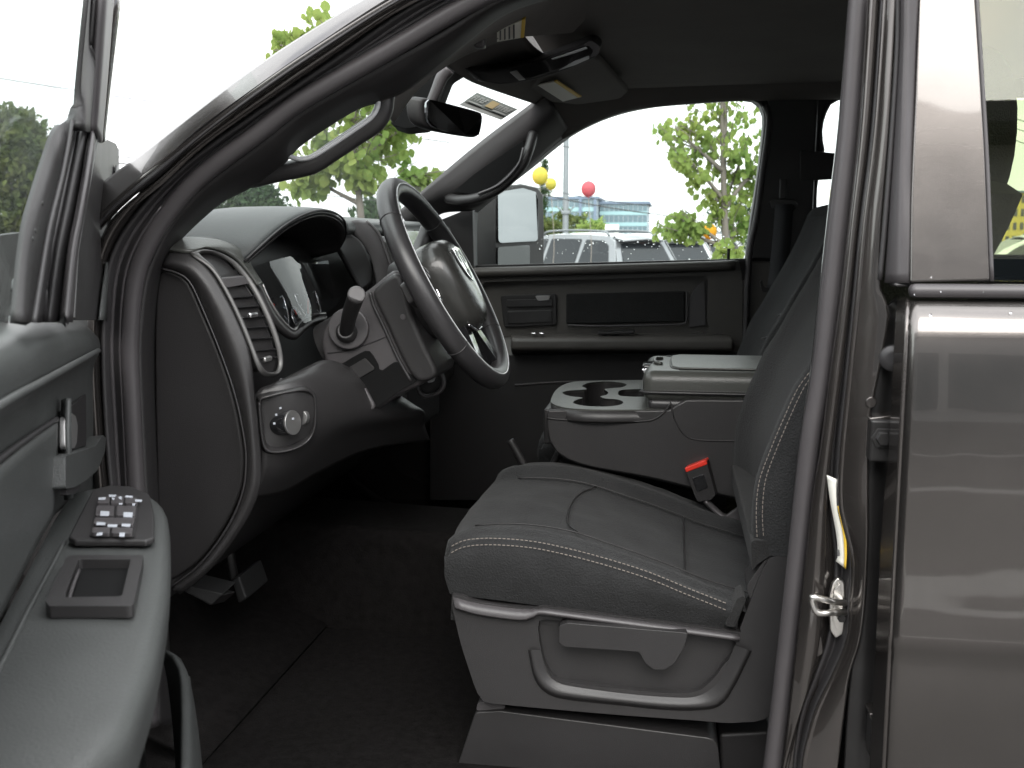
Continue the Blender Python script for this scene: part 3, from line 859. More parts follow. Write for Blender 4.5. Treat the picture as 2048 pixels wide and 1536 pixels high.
def front_roll(line, depth):         # start the line below and behind its front edge
    f = line[0]
    return [f + Vector((0.030, 0, -depth)), f + Vector((0.006, 0, -depth * .72)), f + Vector((-0.004, 0, -depth * .40))] + line
def shiftl(line, y, dz, dx=0.0):
    return [Vector((p.x + dx, y, p.z + dz)) for p in line]
def mirr(line, c):
    return [Vector((p.x, 2 * c - p.y, p.z)) for p in line]
CY_ = 0.42
base_r = rg
lines = [lo3, se3, mi3, st3,
         front_roll([p + Vector((0, -.022, -.004)) for p in rg], .07), front_roll(rg, .08), front_roll(shiftl(rg, .255, -.016, -.008), .10), front_roll(shiftl(rg, .33, -.020, -.016), .11),
         front_roll(shiftl(rg, .42, -.020, -.018), .11)]
lines = lines + [mirr(l, CY_) for l in lines[:-1][::-1]]
lines2 = [crv(l, N + 6) for l in lines]
def make_seat(dy, dx, label):
    T = Vector((dx, dy, 0))
    mv = lambda l: [Vector(p) + T for p in l]
    c = sheet('front_seat', [mv(l) for l in lines2], 'fabric', truck, nu=N + 6, nv=len(lines2) * 3, thick=0.0)
    for v in c.data.vertices:                       # sat-in, slightly uneven padding
        if 0.2 < v.co.y - dy < 0.64:
            v.co.z += 0.0035 * noise.noise(v.co * 9.0) + 0.0016 * noise.noise(v.co * 26.0)
    c['label'] = label
    return c, mv
seat, mv = make_seat(0, 0, 'driver seat in black cloth with pale double stitching')
stitches('contrast_stitching', [p + Vector((0, -.0035, 0.0045)) for p in st3[1:-2]], 'stitch', seat)
stitches('contrast_stitching', [p + Vector((0, -.0065, -0.0045)) for p in st3[1:-2]], 'stitch', seat)
def top_line(y, k0, k1, dz):         # a seam lying across the cushion surface
    return rg
def cush(u, y):                      # surface point of the cushion at fraction u along, at lateral y
    i = u * (N - 1)
    a = int(min(i, N - 2))
    f = i - a
    p = rg[a].lerp(rg[a + 1], f)
    d = min(abs(y - .205), abs(2 * CY_ - .205 - y))
    if y < .205 or y > 2 * CY_ - .205:
        dz = 0
    else:
        w = min((y - .205), (2 * CY_ - .205 - y))
        dz = -0.020 * min(1, w / 0.09) + .0015
    return Vector((p.x - min(.018, max(0, .205 + 0 + 0 and 0)), y, p.z + dz))
def seam(name, pts):
    tube(name, pts, 0.0013, 'plastic_dark', seat, n=6, res=40)
seam('cushion_seam', [cush(.06 + .9 * t, .262) for t in [i / 9 for i in range(10)]])
seam('cushion_seam', [cush(.10 + .86 * t, .578) for t in [i / 9 for i in range(10)]])
seam('cushion_seam', [cush(.38, .265), cush(.33, .32), cush(.315, .42), cush(.33, .52), cush(.38, .575)])
seam('cushion_seam', [cush(.70, .265), cush(.70, .36), cush(.70, .48), cush(.70, .575)])
# seat underside band + base pan so that the cushion is closed
prism('cushion_base', [p + Vector((0, .012, .006)) for p in lo3[::3]] + [p + Vector((-.002, .012, -.045)) for p in lo3[::3]][::-1], (0, 0.50, 0), 'fabric_side', seat, bw=0)
# plastic valance with recess and adjuster lever
val_o = [(905, 1188), (960, 1206), (1060, 1217), (1080, 1212), (1100, 1214), (1300, 1240), (1470, 1262), (1480, 1256), (1530, 1130), (1555, 1112), (1590, 1120), (1570, 1260), (1545, 1420), (1480, 1445), (1380, 1440), (1240, 1430), (1100, 1418), (1000, 1408), (962, 1398), (935, 1330), (915, 1260)]
val_h = [(1078, 1242), (1110, 1240), (1290, 1258), (1466, 1280), (1440, 1340), (1418, 1366), (1390, 1384), (1330, 1386), (1240, 1378), (1140, 1366), (1108, 1358), (1090, 1330), (1080, 1290)]
vo = crv(PP(val_o, .150), 90, True)
vh = crv(PP(val_h, .150), 60, True)
vl = plate('seat_valance', vo, [vh], (0, 0.03, 0), 'plastic', seat, bw=0.004)
vl2 = prism('valance_recess', [p + Vector((0, .014, 0)) for p in vh], (0, .012, 0), 'plastic', seat, bw=0)
rb_in = [(1080, 1300), (1092, 1342), (1110, 1362), (1140, 1372), (1240, 1386), (1330, 1394), (1388, 1394), (1424, 1376), (1446, 1346), (1470, 1290)]
rb_out = [(1062, 1300), (1074, 1350), (1096, 1378), (1134, 1390), (1240, 1402), (1330, 1411), (1392, 1412), (1434, 1404), (1462, 1368), (1496, 1300)]
rb_ret = [(1056, 1300), (1068, 1356), (1092, 1386), (1132, 1399), (1240, 1411), (1330, 1420), (1394, 1421), (1440, 1412), (1470, 1372), (1504, 1302)]
sheet('recess_bevel', [crv(PP(rb_in, .1490), 40), crv(PP(rb_out, .1425), 40), crv(PP(rb_ret, .1495), 40)], 'plastic', seat, nu=40, thick=0.0)
sheet('valance_shelf', [PP([(905, 1190), (960, 1204), (1060, 1217), (1082, 1214), (1110, 1217), (1300, 1242), (1476, 1266)], .152), PP([(910, 1214), (960, 1228), (1046, 1238), (1076, 1222), (1110, 1226), (1300, 1252), (1480, 1276)], .138)], 'plastic_grey', seat, nu=40, thick=0.006)
lv = roundpoly(PP([(1118, 1252), (1135, 1246), (1376, 1266), (1368, 1296), (1350, 1326), (1330, 1340), (1308, 1340), (1290, 1326), (1278, 1304), (1130, 1294), (1118, 1286)], .128), .18)
prism('adjuster_lever', lv, (0, 0.02, 0), 'plastic', seat, bw=0.005, seg=4)
prism('recliner_cover', roundpoly(PP([(1490, 1175), (1530, 1118), (1580, 1108), (1600, 1130), (1590, 1300), (1570, 1430), (1510, 1440), (1545, 1300)], .156), .2), (0, .06, 0), 'plastic', seat, bw=0.01, seg=4)
prism('cushion_end', roundpoly(PP([(1450, 1252), (1474, 1198), (1486, 1192), (1492, 1200), (1470, 1256)], .146), .25), (0, .05, 0), 'fabric_side', seat, bw=0.004)
# backrest
bk_px = [(1503, 1100), (1501, 1078), (1502, 1024), (1510, 962), (1531, 900), (1556, 840), (1586, 775), (1618, 728), (1660, 655), (1700, 590), (1740, 520), (1775, 450), (1800, 390)]
br = crv(PP(bk_px, .175), 36)
def bl(y, dx, dz=0, line=br):
    return [Vector((p.x + dx, y, p.z + dz)) for p in line]
taper = [min(1, i / 3) * min(1, (35 - i) / 3) for i in range(36)]
blines = [bl(.20, .16), bl(.165, .13), bl(.150, .06), bl(.152, .022), bl(.175, 0), bl(.215, .012), bl(.27, .028), bl(.35, .036), bl(.42, .038)]
blines = blines + [mirr(l, CY_) for l in blines[:-1][::-1]]
blines[0:0] = [bl(.42, .165)]
blines.append(bl(.42, .165))
def make_back(dy, dx, parent):
    T = Vector((dx, dy, 0))
    b = sheet('backrest', [[p + T for p in l] for l in blines], 'fabric', parent, nu=36, nv=len(blines) * 3, thick=0)
    # top and bottom closed with rounded ends
    for k, s in ((0, -1), (35, 1)):
        ring = [l[k] + T for l in blines]
        cc = sum(ring, Vector()) / len(ring)
        sheet('backrest_end', [ring, [cc.lerp(p, .8) + Vector((0, 0, .02 * s)) for p in ring], [cc.lerp(p, .3) + Vector((0, 0, .028 * s)) for p in ring], [cc + Vector((0, 0, .03 * s)) for p in ring]], 'fabric_side', parent, nu=40, nv=8, thick=0)
    tp = br[-1] + T
    hc = Vector((tp.x + .125, CY_ + dy, tp.z + .095))
    hp = []
    for j in range(13):
        th = -math.pi / 2 + math.pi * j / 12
        row = []
        for i in range(24):
            ph = 2 * math.pi * i / 24
            sx = math.copysign(abs(math.cos(ph)) ** .7, math.cos(ph))
            sy = math.copysign(abs(math.sin(ph)) ** .7, math.sin(ph))
            c_ = max(math.cos(th), 0) ** .5
            row.append(hc + Vector((.072 * sx * c_, .140 * sy * c_, .130 * math.sin(th))))
        hp.append(row)
    h = link('headrest', grid_mesh('headrest', hp, True), 'fabric', parent, smooth=True)
    for sy in (-.06, .06):
        tube('headrest_post', [Vector((tp.x + .075, CY_ + dy + sy, tp.z - .03)), Vector((tp.x + .08, CY_ + dy + sy, tp.z + .07))], .006, 'chrome', parent, n=8)
make_back(0, 0, seat)
sl = crv(PP([(1514, 1074), (1512, 1024), (1518, 962), (1540, 900), (1565, 840), (1594, 778), (1626, 732), (1668, 660)], .152), 50)
stitches('contrast_stitching', [p + Vector((0.0, -.0035, 0)) for p in sl], 'stitch', seat)
stitches('contrast_stitching', [p + Vector((0.0085, -.0025, 0.002)) for p in sl], 'stitch', seat)
prism('backrest_skirt', roundpoly(PP([(1502, 1080), (1576, 1084), (1572, 1106), (1540, 1112), (1516, 1128), (1504, 1142)], .152), .15), (0, .5, 0), 'fabric_side', seat, bw=0.006)
for k in ():
    pts = [Vector((br[k].x + dx_, y_, br[k].z - abs(y_ - CY_) * .12)) for y_, dx_ in ((.27, .027), (.35, .0345), (.42, .0365), (.49, .0345), (.57, .027))]
    tube('back_seam', pts, 0.0022, 'plastic_dark', seat, n=6, res=24)
# passenger seat
pseat, _ = make_seat(.80, .035, 'passenger seat in black cloth beyond the console')
make_back(.80, .035, pseat)
prism('cushion_base', [p + Vector((.035, .812, .006)) for p in lo3[::3]] + [p + Vector((.033, .812, -.20)) for p in lo3[::3]][::-1], (0, 0.50, 0), 'plastic_dark', pseat, bw=0)
for k in (14, 18):
    pts = [Vector((br[k].x + dx_ + .035, y_ + .8, br[k].z - abs(y_ - CY_) * .12)) for y_, dx_ in ((.27, .026), (.35, .0335), (.42, .0355), (.49, .0335), (.57, .026))]
    tube('back_seam', pts, 0.0024, 'plastic_grey', pseat, n=6, res=24)
# rear bench
rb = rbox('rear_bench', (1.02, .8, 1.06), (.5, 1.44, .20), 'fabric', truck, bw=.05, seg=4)
rbox('bench_back', (1.27, .8, 1.42), (.12, 1.44, .62), 'fabric', rb, rot=Matrix.Rotation(R(8), 3, 'Y'), bw=.05, seg=4)
for y_ in (.35, .8, 1.25):
    rbox('bench_headrest', (1.29, y_, 1.76), (.09, .26, .16), 'fabric', rb, bw=.035, seg=4)

# driver belt buckle
bc = [(1369, 936), (1413, 920), (1431, 990), (1422, 1000), (1396, 1004), (1390, 994)]
bu = prism('belt_buckle', roundpoly(PP(bc, .632), .08), (0.006, 0.025, 0), 'plastic_dark', truck, bw=0.003)
prism('release_button', PP([(1369, 936), (1412, 919), (1415, 929), (1372, 945)], .6305), (0.006, 0.026, 0), 'red_button', bu, bw=0.0015)
prism('buckle_inset', roundpoly(PP([(1384, 956), (1408, 948), (1416, 976), (1394, 984)], .630), .15), (0, .004, 0), 'plastic_gloss', bu, bw=0.001)
tube('buckle_stem', PP([(1410, 1000, .645), (1430, 1020, .645), (1460, 1045, .64), (1490, 1075, .64)]), .012, 'plastic_grey', bu, n=10, flat=.5)
prism('stem_bracket', roundpoly(PP([(1440, 1040, .638), (1480, 1012, .638), (1500, 1030, .638), (1496, 1060, .638), (1462, 1070, .638)]), .2), (0, .01, 0), 'plastic_grey', bu, bw=.002)

# ------------------------------------------------------------------ centre console with cup holders and armrest
ZT = 1.28
con_side = [(1094, 866), (1103, 862), (1300, 862), (1345, 840), (1360, 806), (1480, 800), (1600, 800), (1600, 1010), (1480, 1000), (1300, 958), (1180, 935), (1125, 915), (1102, 890), (1094, 860)]
con = prism('centre_console', crv(PP(con_side, .660), 60, True), (0.0, 0.30, 0.0), 'plastic', truck, bw=0.012, seg=4)
prism('console_side', crv(PP([(1093, 830), (1103, 820), (1330, 820), (1352, 812), (1364, 800), (1480, 800), (1600, 800), (1600, 1008), (1480, 998), (1300, 956), (1180, 934), (1125, 914), (1102, 889), (1094, 860)], .652), 50, True), (0, .012, 0), 'plastic', con, bw=.004)
rbox('console_front', (PZ(1096, 806, 1.255).x + .020, .80, 1.235), (.016, .22, .07), 'plastic', con, bw=.004)
outer = [(1104, 806), (1103, 796), (1112, 780), (1128, 769), (1150, 763), (1200, 761), (1274, 760), (1340, 760), (1358, 766), (1362, 790), (1352, 812), (1330, 819), (1277, 819), (1192, 819), (1130, 815)]
zo = lambda x, y: (850 + x / 2.926, 500 + y / 2.926)
hole = [zo(*p) for p in [(920, 795), (960, 776), (1050, 769), (1140, 775), (1180, 788), (1150, 803), (1090, 808), (1050, 815), (1072, 832), (1060, 848), (1025, 856), (1060, 870), (1125, 874), (1160, 891), (1130, 908), (1040, 916), (940, 912), (880, 900), (868, 888), (895, 873), (925, 864), (850, 855), (805, 838), (830, 824), (900, 819), (945, 815), (938, 806)]]
hole2 = [zo(*p) for p in [(1130, 838), (1140, 822), (1180, 816), (1290, 816), (1290, 856), (1180, 856), (1140, 852)]]
to = crv([PZ(*p, ZT) for p in outer], 70, True)
h1 = crv([PZ(*p, ZT) for p in hole], 90, True)
h2 = crv([PZ(*p, ZT) for p in hole2], 30, True)
plate('console_tray', to, [h1, h2], (0, 0, -0.006), 'armrest_vinyl', con, bw=0.0015)
def well(h, d, name):
    rows = [h, [p + Vector((0, 0, -d)) for p in h]]
    me = grid_mesh(name, [r + [r[0]] for r in rows])
    link(name, me, 'plastic_dark', con, smooth=True)
    link(name + '_floor', mesh(name, [p + Vector((0, 0, -d)) for p in h], [tuple(range(len(h)))]), 'rubber', con)
well(h1, .055, 'cup_well')
well(h2, .03, 'coin_well')
sheet('tray_skirt', [[p + Vector((0, 0, -.003)) for p in to] + [to[0] + Vector((0, 0, -.003))], [p + Vector((0, -.003, -.022)) for p in to] + [to[0] + Vector((0, -.003, -.022))], [p + Vector((0, -.001, -.026)) for p in to] + [to[0] + Vector((0, -.001, -.026))]], 'plastic', con, nu=90, straight=True, thick=.003)
tube('tray_seam', PP([(1094, 836), (1120, 839), (1192, 843), (1290, 842), (1322, 830), (1342, 806)], .651), .0018, 'plastic_dark', con, n=6, res=40)
tube('panel_seam', PP([(1340, 800), (1350, 840), (1370, 870), (1400, 880), (1480, 882)], .651), .0014, 'plastic_dark', con, n=6, res=40)
# armrest lid (closed) on the console
ax0 = PZ(1284, 770, 1.33).x
ar = rbox('armrest_lid', ((ax0 + .33) / 2, .806, 1.322), (.33 - ax0, .282, .062), 'armrest_vinyl', con, bw=0.022, seg=5)
tube('lid_welt', [Vector((.33, .6635, 1.312)), Vector((ax0 + .03, .6635, 1.312)), Vector((ax0 + .004, .683, 1.312)), Vector((ax0 - .002, .72, 1.312)), Vector((ax0 - .002, .93, 1.312))], .003, 'leather', con, n=8, res=60)
stitches('lid_stitching', [Vector((.33, .6615, 1.317)), Vector((ax0 + .04, .6615, 1.317))], 'stitch_dark', con, step=.006, ln=.0045, w=.0016)
rbox('lid_under', ((ax0 + .33) / 2 + .006, .806, 1.287), (.32 - ax0, .274, .022), 'leather', con, bw=0.009, seg=3)
pad = [Vector((ax0 + .07, .695, 1.3535)), Vector((ax0 + .055, .72, 1.3535)), Vector((ax0 + .052, .82, 1.3535)), Vector((ax0 + .055, .9, 1.3535)), Vector((ax0 + .07, .922, 1.3535)), Vector((.33, .925, 1.3535)), Vector((.33, .692, 1.3535))]
prism('lid_pad', roundpoly(pad, .12), (0, 0, .004), 'armrest_vinyl', con, bw=0.0035, seg=3)
tube('pad_seam', pad[:5] + [pad[5]], .0018, 'leather', con, n=6, res=50)
rbox('latch_recess', (ax0 + .012, .81, 1.342), (.035, .06, .02), 'plastic_gloss', con, bw=.006)
rbox('lid_latch', (ax0 + .004, .80, 1.334), (.014, .045, .022), 'chrome', con, rot=Matrix.Rotation(R(-25), 3, 'Y'), bw=.004)
tube('latch_lip', [Vector((ax0 + .034, .765, 1.355)), Vector((ax0 + .022, .78, 1.357)), Vector((ax0 + .020, .81, 1.357)), Vector((ax0 + .022, .845, 1.357)), Vector((ax0 + .034, .86, 1.355))], .004, 'armrest_vinyl', con, n=8, res=24)
rbox('console_hinge', (ax0 + .045, .685, 1.286), (.07, .02, .02), 'armrest_vinyl', con, bw=.006)
tube('console_bracket', PP([(1020, 880, .74), (1040, 915, .74), (1050, 935, .74)]), .008, 'plastic', con, n=8)
tube('console_bracket', PP([(1118, 905, .75), (1108, 925, .75), (1100, 945, .75)]), .008, 'plastic', con, n=8)

# ------------------------------------------------------------------ dashboard
core = [(-1.06, 1.52), (-.80, 1.605), (-.69, 1.605), (-.665, 1.55), (-.655, 1.40), (-.64, 1.30), (-.64, 1.20), (-.70, 1.12), (-.80, 1.02), (-1.06, 1.02)]
dash = prism('dashboard', [Vector((x, .15, z)) for x, z in core], (0, 1.36, 0), 'plastic_dark', truck, bw=0.015, seg=3)
# end cap facing the open door
cap = [(316, 548), (323, 538), (352, 547), (377, 567), (404, 626), (438, 708), (466, 793), (483, 878), (487, 925), (479, 985), (450, 1050), (400, 1120), (345, 1160), (330, 1163), (318, 1100), (310, 850), (309, 650)]
prism('dash_end_cap', crv(PP(cap, .104), 70, True), (0, .03, 0), 'plastic_dark', dash, bw=0.006, seg=3)
capl = [(320, 537), (354, 546), (380, 565), (407, 622), (441, 705), (470, 790), (488, 875), (492, 925), (485, 985), (455, 1055), (400, 1128), (340, 1175)]
capm = [(328, 522), (366, 532), (397, 556), (427, 606), (458, 678), (484, 755), (498, 830), (506, 925), (500, 985), (470, 1055), (415, 1130), (350, 1182)]
capo = [(334, 503), (381, 509), (419, 540), (446, 581), (474, 636), (499, 700), (509, 780), (523, 925), (518, 985), (488, 1050), (425, 1135), (360, 1190)]
sheet('dash_side', [PP(capl, .100), PP(capm, .090), PP(capo, .102)], 'plastic', dash, nu=60, thick=.006)
tube('side_seam', PP(capl, .094), .0016, 'rubber', dash, res=60, n=6)
# strip of pad above the vent
sheet('vent_pad', [PP([(332, 503, .100), (381, 508, .104), (405, 500, .135), (432, 503, .165), (467, 519, .188), (497, 553, .200), (512, 575, .205)]),
                   PP([(340, 492, .11), (390, 494, .13), (420, 494, .16), (450, 501, .185), (478, 520, .204), (498, 545, .212), (516, 572, .215)]),
                   PP([(348, 480, .12), (400, 482, .16), (436, 486, .19), (465, 496, .207), (487, 513, .216), (500, 538, .222), (520, 570, .224)])], 'armrest_vinyl', dash, nu=40, thick=.006)
# side vent: bezel ring, throat, deflector, vanes, tabs
vo_ = PP([(381, 506, .10), (419, 537, .10), (446, 578, .10), (473, 632, .10), (497, 690, .10), (514, 735, .102), (528, 752, .12), (555, 752, .17), (564, 728, .188), (559, 690, .19), (542, 639, .19), (518, 588, .19), (497, 554, .19), (467, 520, .18), (432, 503, .16), (405, 499, .13)])
vi_ = PP([(401, 512, .118), (427, 540, .113), (454, 585, .112), (481, 640, .112), (504, 697, .112), (521, 733, .114), (532, 743, .128), (550, 743, .162), (556, 727, .176), (551, 692, .178), (534, 643, .178), (510, 592, .178), (489, 560, .178), (460, 527, .17), (432, 511, .152), (410, 507, .132)])
ro, ri = crv(vo_, 80, True), crv(vi_, 80, True)
# align ring starts
md = [(a + b) / 2 + Vector((.006, -.002, .002)) for a, b in zip(ro, ri)]
vent = sheet('vent_bezel', [ro + [ro[0]], md + [md[0]], ri + [ri[0]]], 'satin_bezel', dash, nu=110, nv=7, thick=.004)
prism('vent_throat', [p + Vector((-.004, 0, 0)) for p in ri], (-.045, 0, 0), 'plastic_dark', dash, bw=0)
def lerp_at(pts, py):
    for a, b in zip(pts, pts[1:]):
        if min(a[1], b[1]) <= py <= max(a[1], b[1]):
            t = (py - a[1]) / (b[1] - a[1])
            return a[0] + (b[0] - a[0]) * t
    return pts[-1][0]
lft = [(401, 512), (427, 540), (454, 585), (481, 640), (504, 697), (521, 733)]
rgt = [(432, 511), (460, 527), (489, 560), (510, 592), (534, 643), (551, 692), (556, 727)]
for py in (594, 614, 634, 655, 677, 700, 716):
    a, b = P(lerp_at(lft, py + 2), py + 2, .113), P(lerp_at(rgt, py - 2), py - 2, .177)
    M_ = rot_to(b - a, (0, 0, 1))
    rbox('vent_vane', (a + b) / 2 + Vector((-.010, 0, 0)), ((b - a).length, .022, .0022), 'plastic_gloss', dash, rot=M_, bw=.0006, seg=1)
prism('vent_deflector', PP([(441, 556, .113), (491, 551, .177), (499, 568, .178), (452, 577, .113)]), (-.015, 0, .0), 'plastic_grey', dash, bw=.002)
rbox('vent_tab', P(501, 630, .140) + Vector((.003, 0, 0)), (.008, .026, .008), 'chrome', dash, bw=.003)
rbox('vent_tab', P(530, 718, .146) + Vector((.003, 0, 0)), (.008, .026, .008), 'silver', dash, bw=.003)
# instrument hood
lip = PP([(487, 527, .205), (525, 492, .225), (569, 455, .27), (610, 432, .33), (644, 424, .40), (672, 431, .47), (689, 448, .53), (690, 476, .57), (679, 498, .58)])
lipc = crv(lip, 40)
def off_l(dx, dyf, dz):
    r = []
    for i, p in enumerate(lipc):
        t = i / 39
        r.append(p + Vector((dx, (-dyf if t < .5 else dyf) * abs(t - .5) * 2, dz)))
    return r
hood = sheet('instrument_hood', [lipc, off_l(-.006, .002, .007), off_l(-.10, .02, .010), off_l(-.20, .05, .002), off_l(-.36, .10, -.045)], 'plastic_soft', dash, nu=40, nv=22, thick=.006)
sheet('hood_lining', [off_l(-.002, -.002, -.004), off_l(-.05, -.008, -.016), off_l(-.12, -.012, -.030)], 'plastic_dark', dash, nu=40, nv=10, thick=.003)
tube('hood_seam', [p + Vector((.0015, -.002, .003)) for p in lipc], .0022, 'rubber', dash, n=6, res=60)
# instrument cluster
cn = Vector((.94, 0, .34)).normalized()
co_ = P(598, 590, .40)
def C(px, py, d=0):
    return PL(px, py, co_ + cn * d, cn)
clo = [(497, 535), (526, 506), (571, 488), (640, 480), (690, 510), (700, 560), (672, 612), (650, 628), (620, 634), (602, 647), (590, 659), (581, 657), (565, 641), (553, 624), (538, 598), (525, 568), (512, 553)]
clus = prism('instrument_cluster', [C(*p, -.03) for p in clo], -cn * .02, 'gauge_face', dash, bw=0)
sheet('cluster_rim', [[C(*p, .004) for p in [(512, 553), (525, 568), (538, 598), (553, 624), (565, 641), (581, 657), (590, 659), (602, 647), (620, 634), (650, 628)]],
                      [C(*p, .012) for p in [(503, 560), (518, 575), (531, 602), (545, 630), (560, 650), (580, 667), (594, 668), (610, 655), (628, 642), (655, 634)]]], 'plastic', dash, nu=50, thick=.01)
tube('cluster_bead', [C(*p, .006) for p in [(525, 568), (538, 598), (553, 624), (565, 641), (581, 657), (590, 659), (596, 650), (606, 638), (625, 629), (651, 627)]], .0022, 'silver', dash, n=8, res=60)
yv = Vector((0, 1, 0))
uv = cn.cross(yv).normalized() * -1
if uv.z < 0: uv = -uv
def gauge(yc, dz, r_, needle):
    c0 = co_ - cn * .026 + yv * (yc - co_.y) + uv * dz
    q = []
    ring = [c0 + (yv * math.cos(t) + uv * math.sin(t)) * r_ for t in [2 * math.pi * i / 40 for i in range(40)]]
    tube('gauge_ring', ring, .0022, 'chrome', dash, closed=True, n=6, res=60)
    for k in range(11):
        th = R(225 - 27 * k)
        d = yv * -math.cos(th) * -1 + uv * math.sin(th)
        rbox('gauge_mark', c0 + d * r_ * .82 + cn * .001, (.001, .0022, .009 if k % 2 == 0 else .005), 'icon_white', dash, rot=frame_M(cn, d.cross(cn), d), bw=0)
    d = yv * math.cos(needle) + uv * math.sin(needle)
    rbox('gauge_needle', c0 + d * r_ * .42 + cn * .004, (.002, .004, r_ * .85), 'gauge_red', dash, rot=frame_M(cn, d.cross(cn), d), bw=0)
    lathe('gauge_hub', [(.008, 0), (.008, .006), (.005, .008)], c0, cn, 'plastic_dark', dash, n=20)
gauge(.34, .0, .052, R(215))
gauge(.50, .0, .052, R(225))
gauge(.42, -.035, .020, R(120))
lens = []
for t in (0, .25, .5, .75, 1):
    lens.append([C(497 + (525 - 497) * 0 + x * 1.0, y, .0 + .014 * math.sin(math.pi * t)) for x, y in [(0 + 150 * t, 538 - 60 * t + 25 * t * t), (18 + 140 * t, 565 - 50 * t), (38 + 125 * t, 602 - 50 * t), (60 + 110 * t, 640 - 40 * t), (86 + 66 * t, 660 - 32 * t)]])
sheet('cluster_lens', lens, 'lens_glass', dash, nu=16, nv=16, thick=0)
# right-hand trim of the binnacle, centre stack, dash pad, screen
sheet('binnacle_trim', [PP([(678, 496, .58), (692, 524, .60), (708, 552, .62), (724, 578, .63)]), PP([(688, 470, .61), (712, 500, .63), (728, 536, .65), (736, 572, .655)]), PP([(694, 462, .625), (724, 486, .65), (742, 528, .67), (744, 566, .675)])], 'plastic', dash, nu=24, thick=.008)
sheet('centre_stack', [PP([(692, 446, .63), (714, 472, .65), (740, 514, .68), (756, 580, .69), (765, 650, .69)]), PP([(712, 440, .66), (740, 470, .68), (760, 515, .69), (776, 580, .70), (790, 650, .70)]), PP([(733, 441, .70), (757, 466, .71), (772, 502, .715), (790, 560, .72), (815, 650, .72)])], 'plastic_grey', dash, nu=30, thick=.01)
tube('stack_bead', PP([(733, 442, .695), (757, 467, .705), (772, 503, .71), (790, 560, .715), (815, 650, .715)]), .003, 'plastic_grey', dash, n=8, res=30)
prism('dash_pad', [Vector((-.98, .60, 1.545)), Vector((-.80, .60, 1.63)), Vector((-.64, .60, 1.645)), Vector((-.615, .60, 1.635)), Vector((-.61, .60, 1.612)), Vector((-.66, .60, 1.60))], (0, .92, 0), 'plastic_soft', dash, bw=.010, seg=3)
prism('centre_face', [Vector((-.60, .715, 1.61)), Vector((-.555, .715, 1.60)), Vector((-.53, .715, 1.50)), Vector((-.53, .715, 1.20)), Vector((-.66, .715, 1.15))], (0, .29, 0), 'plastic_dark', dash, bw=.01)
rbox('touch_screen', (-.538, .90, 1.565), (.012, .24, .115), 'plastic_gloss', dash, rot=Matrix.Rotation(R(-16), 3, 'Y'), bw=.003)
prism('glove_box', [Vector((-.60, 1.02, 1.60)), Vector((-.585, 1.02, 1.50)), Vector((-.60, 1.02, 1.22)), Vector((-.66, 1.02, 1.20))], (0, .46, 0), 'plastic', dash, bw=.015, seg=3)
# lower dash around the column, headlamp switch
sheet('knee_panel', [PP([(560, 762, .16), (600, 740, .20), (650, 720, .26), (700, 735, .32), (800, 790, .5)]),
                     PP([(512, 785, .13), (575, 770, .15), (640, 765, .20), (720, 780, .30), (830, 810, .5)]),
                     PP([(516, 850, .13), (575, 850, .15), (645, 845, .20), (730, 835, .30), (850, 825, .52)]),
                     PP([(524, 925, .13), (575, 932, .17), (640, 905, .24), (720, 870, .34), (850, 850, .55)]),
                     PP([(505, 1000, .15), (570, 985, .22), (640, 945, .30), (740, 900, .42), (860, 880, .6)])], 'plastic', dash, nu=40, thick=.006)
sw = crv(PP([(512, 800, .128), (530, 786, .132), (600, 772, .165), (628, 780, .19), (635, 800, .195), (634, 850, .195), (622, 880, .19), (596, 898, .17), (560, 908, .148), (530, 905, .132), (518, 880, .128)]), 50, True)
swc = sum(sw, Vector()) / len(sw)
swi = [swc + (p - swc) * .80 for p in sw]
sheet('switch_bezel', [sw + [sw[0]], [p + Vector((.006, -.012, 0)) for p in [a.lerp(b, .5) for a, b in zip(sw, swi)]] + [sw[0].lerp(swi[0], .5) + Vector((.006, -.012, 0))], swi + [swi[0]]], 'plastic', dash, nu=60, thick=.004)
prism('switch_face', [p + Vector((-.010, .006, 0)) for p in swi], (-.01, .01, 0), 'plastic_dark', dash, bw=.001)
ka = Vector((.95, -.30, .12)).normalized()
kc = P(571, 846, .150)
lathe('headlamp_knob', [(.019, -.015), (.019, .004), (.017, .012), (.0165, .014)], kc, ka, 'plastic_gloss', dash, n=28)
lathe('knob_ring', [(.0185, .0), (.0185, .004), (.0165, .004)], kc + ka * .011, ka, 'silver', dash, n=28)
for dz in (-.006, .006):
    rbox('knob_icon', kc + ka * .0145 + Vector((0, 0, dz)), (.001, .004, .003), 'icon_white', dash, rot=rot_to(ka, (0, 0, 1)), bw=0)
for k in range(5):
    th = R(60 + 28 * k)
    sd = ka.cross(Vector((0, 0, 1))).normalized()
    rbox('switch_icon', kc + ka * .001 + sd * math.cos(th) * .027 * -1 + Vector((0, 0, 1)) * math.sin(th) * .027, (.001, .004, .003), 'icon_white', dash, rot=rot_to(ka, (0, 0, 1)), bw=0)
lathe('dimmer_wheel', [(.012, -.004), (.0125, 0), (.012, .004)], P(604, 834, .172), Vector((.3, .9, 0)), 'silver', dash, n=24)
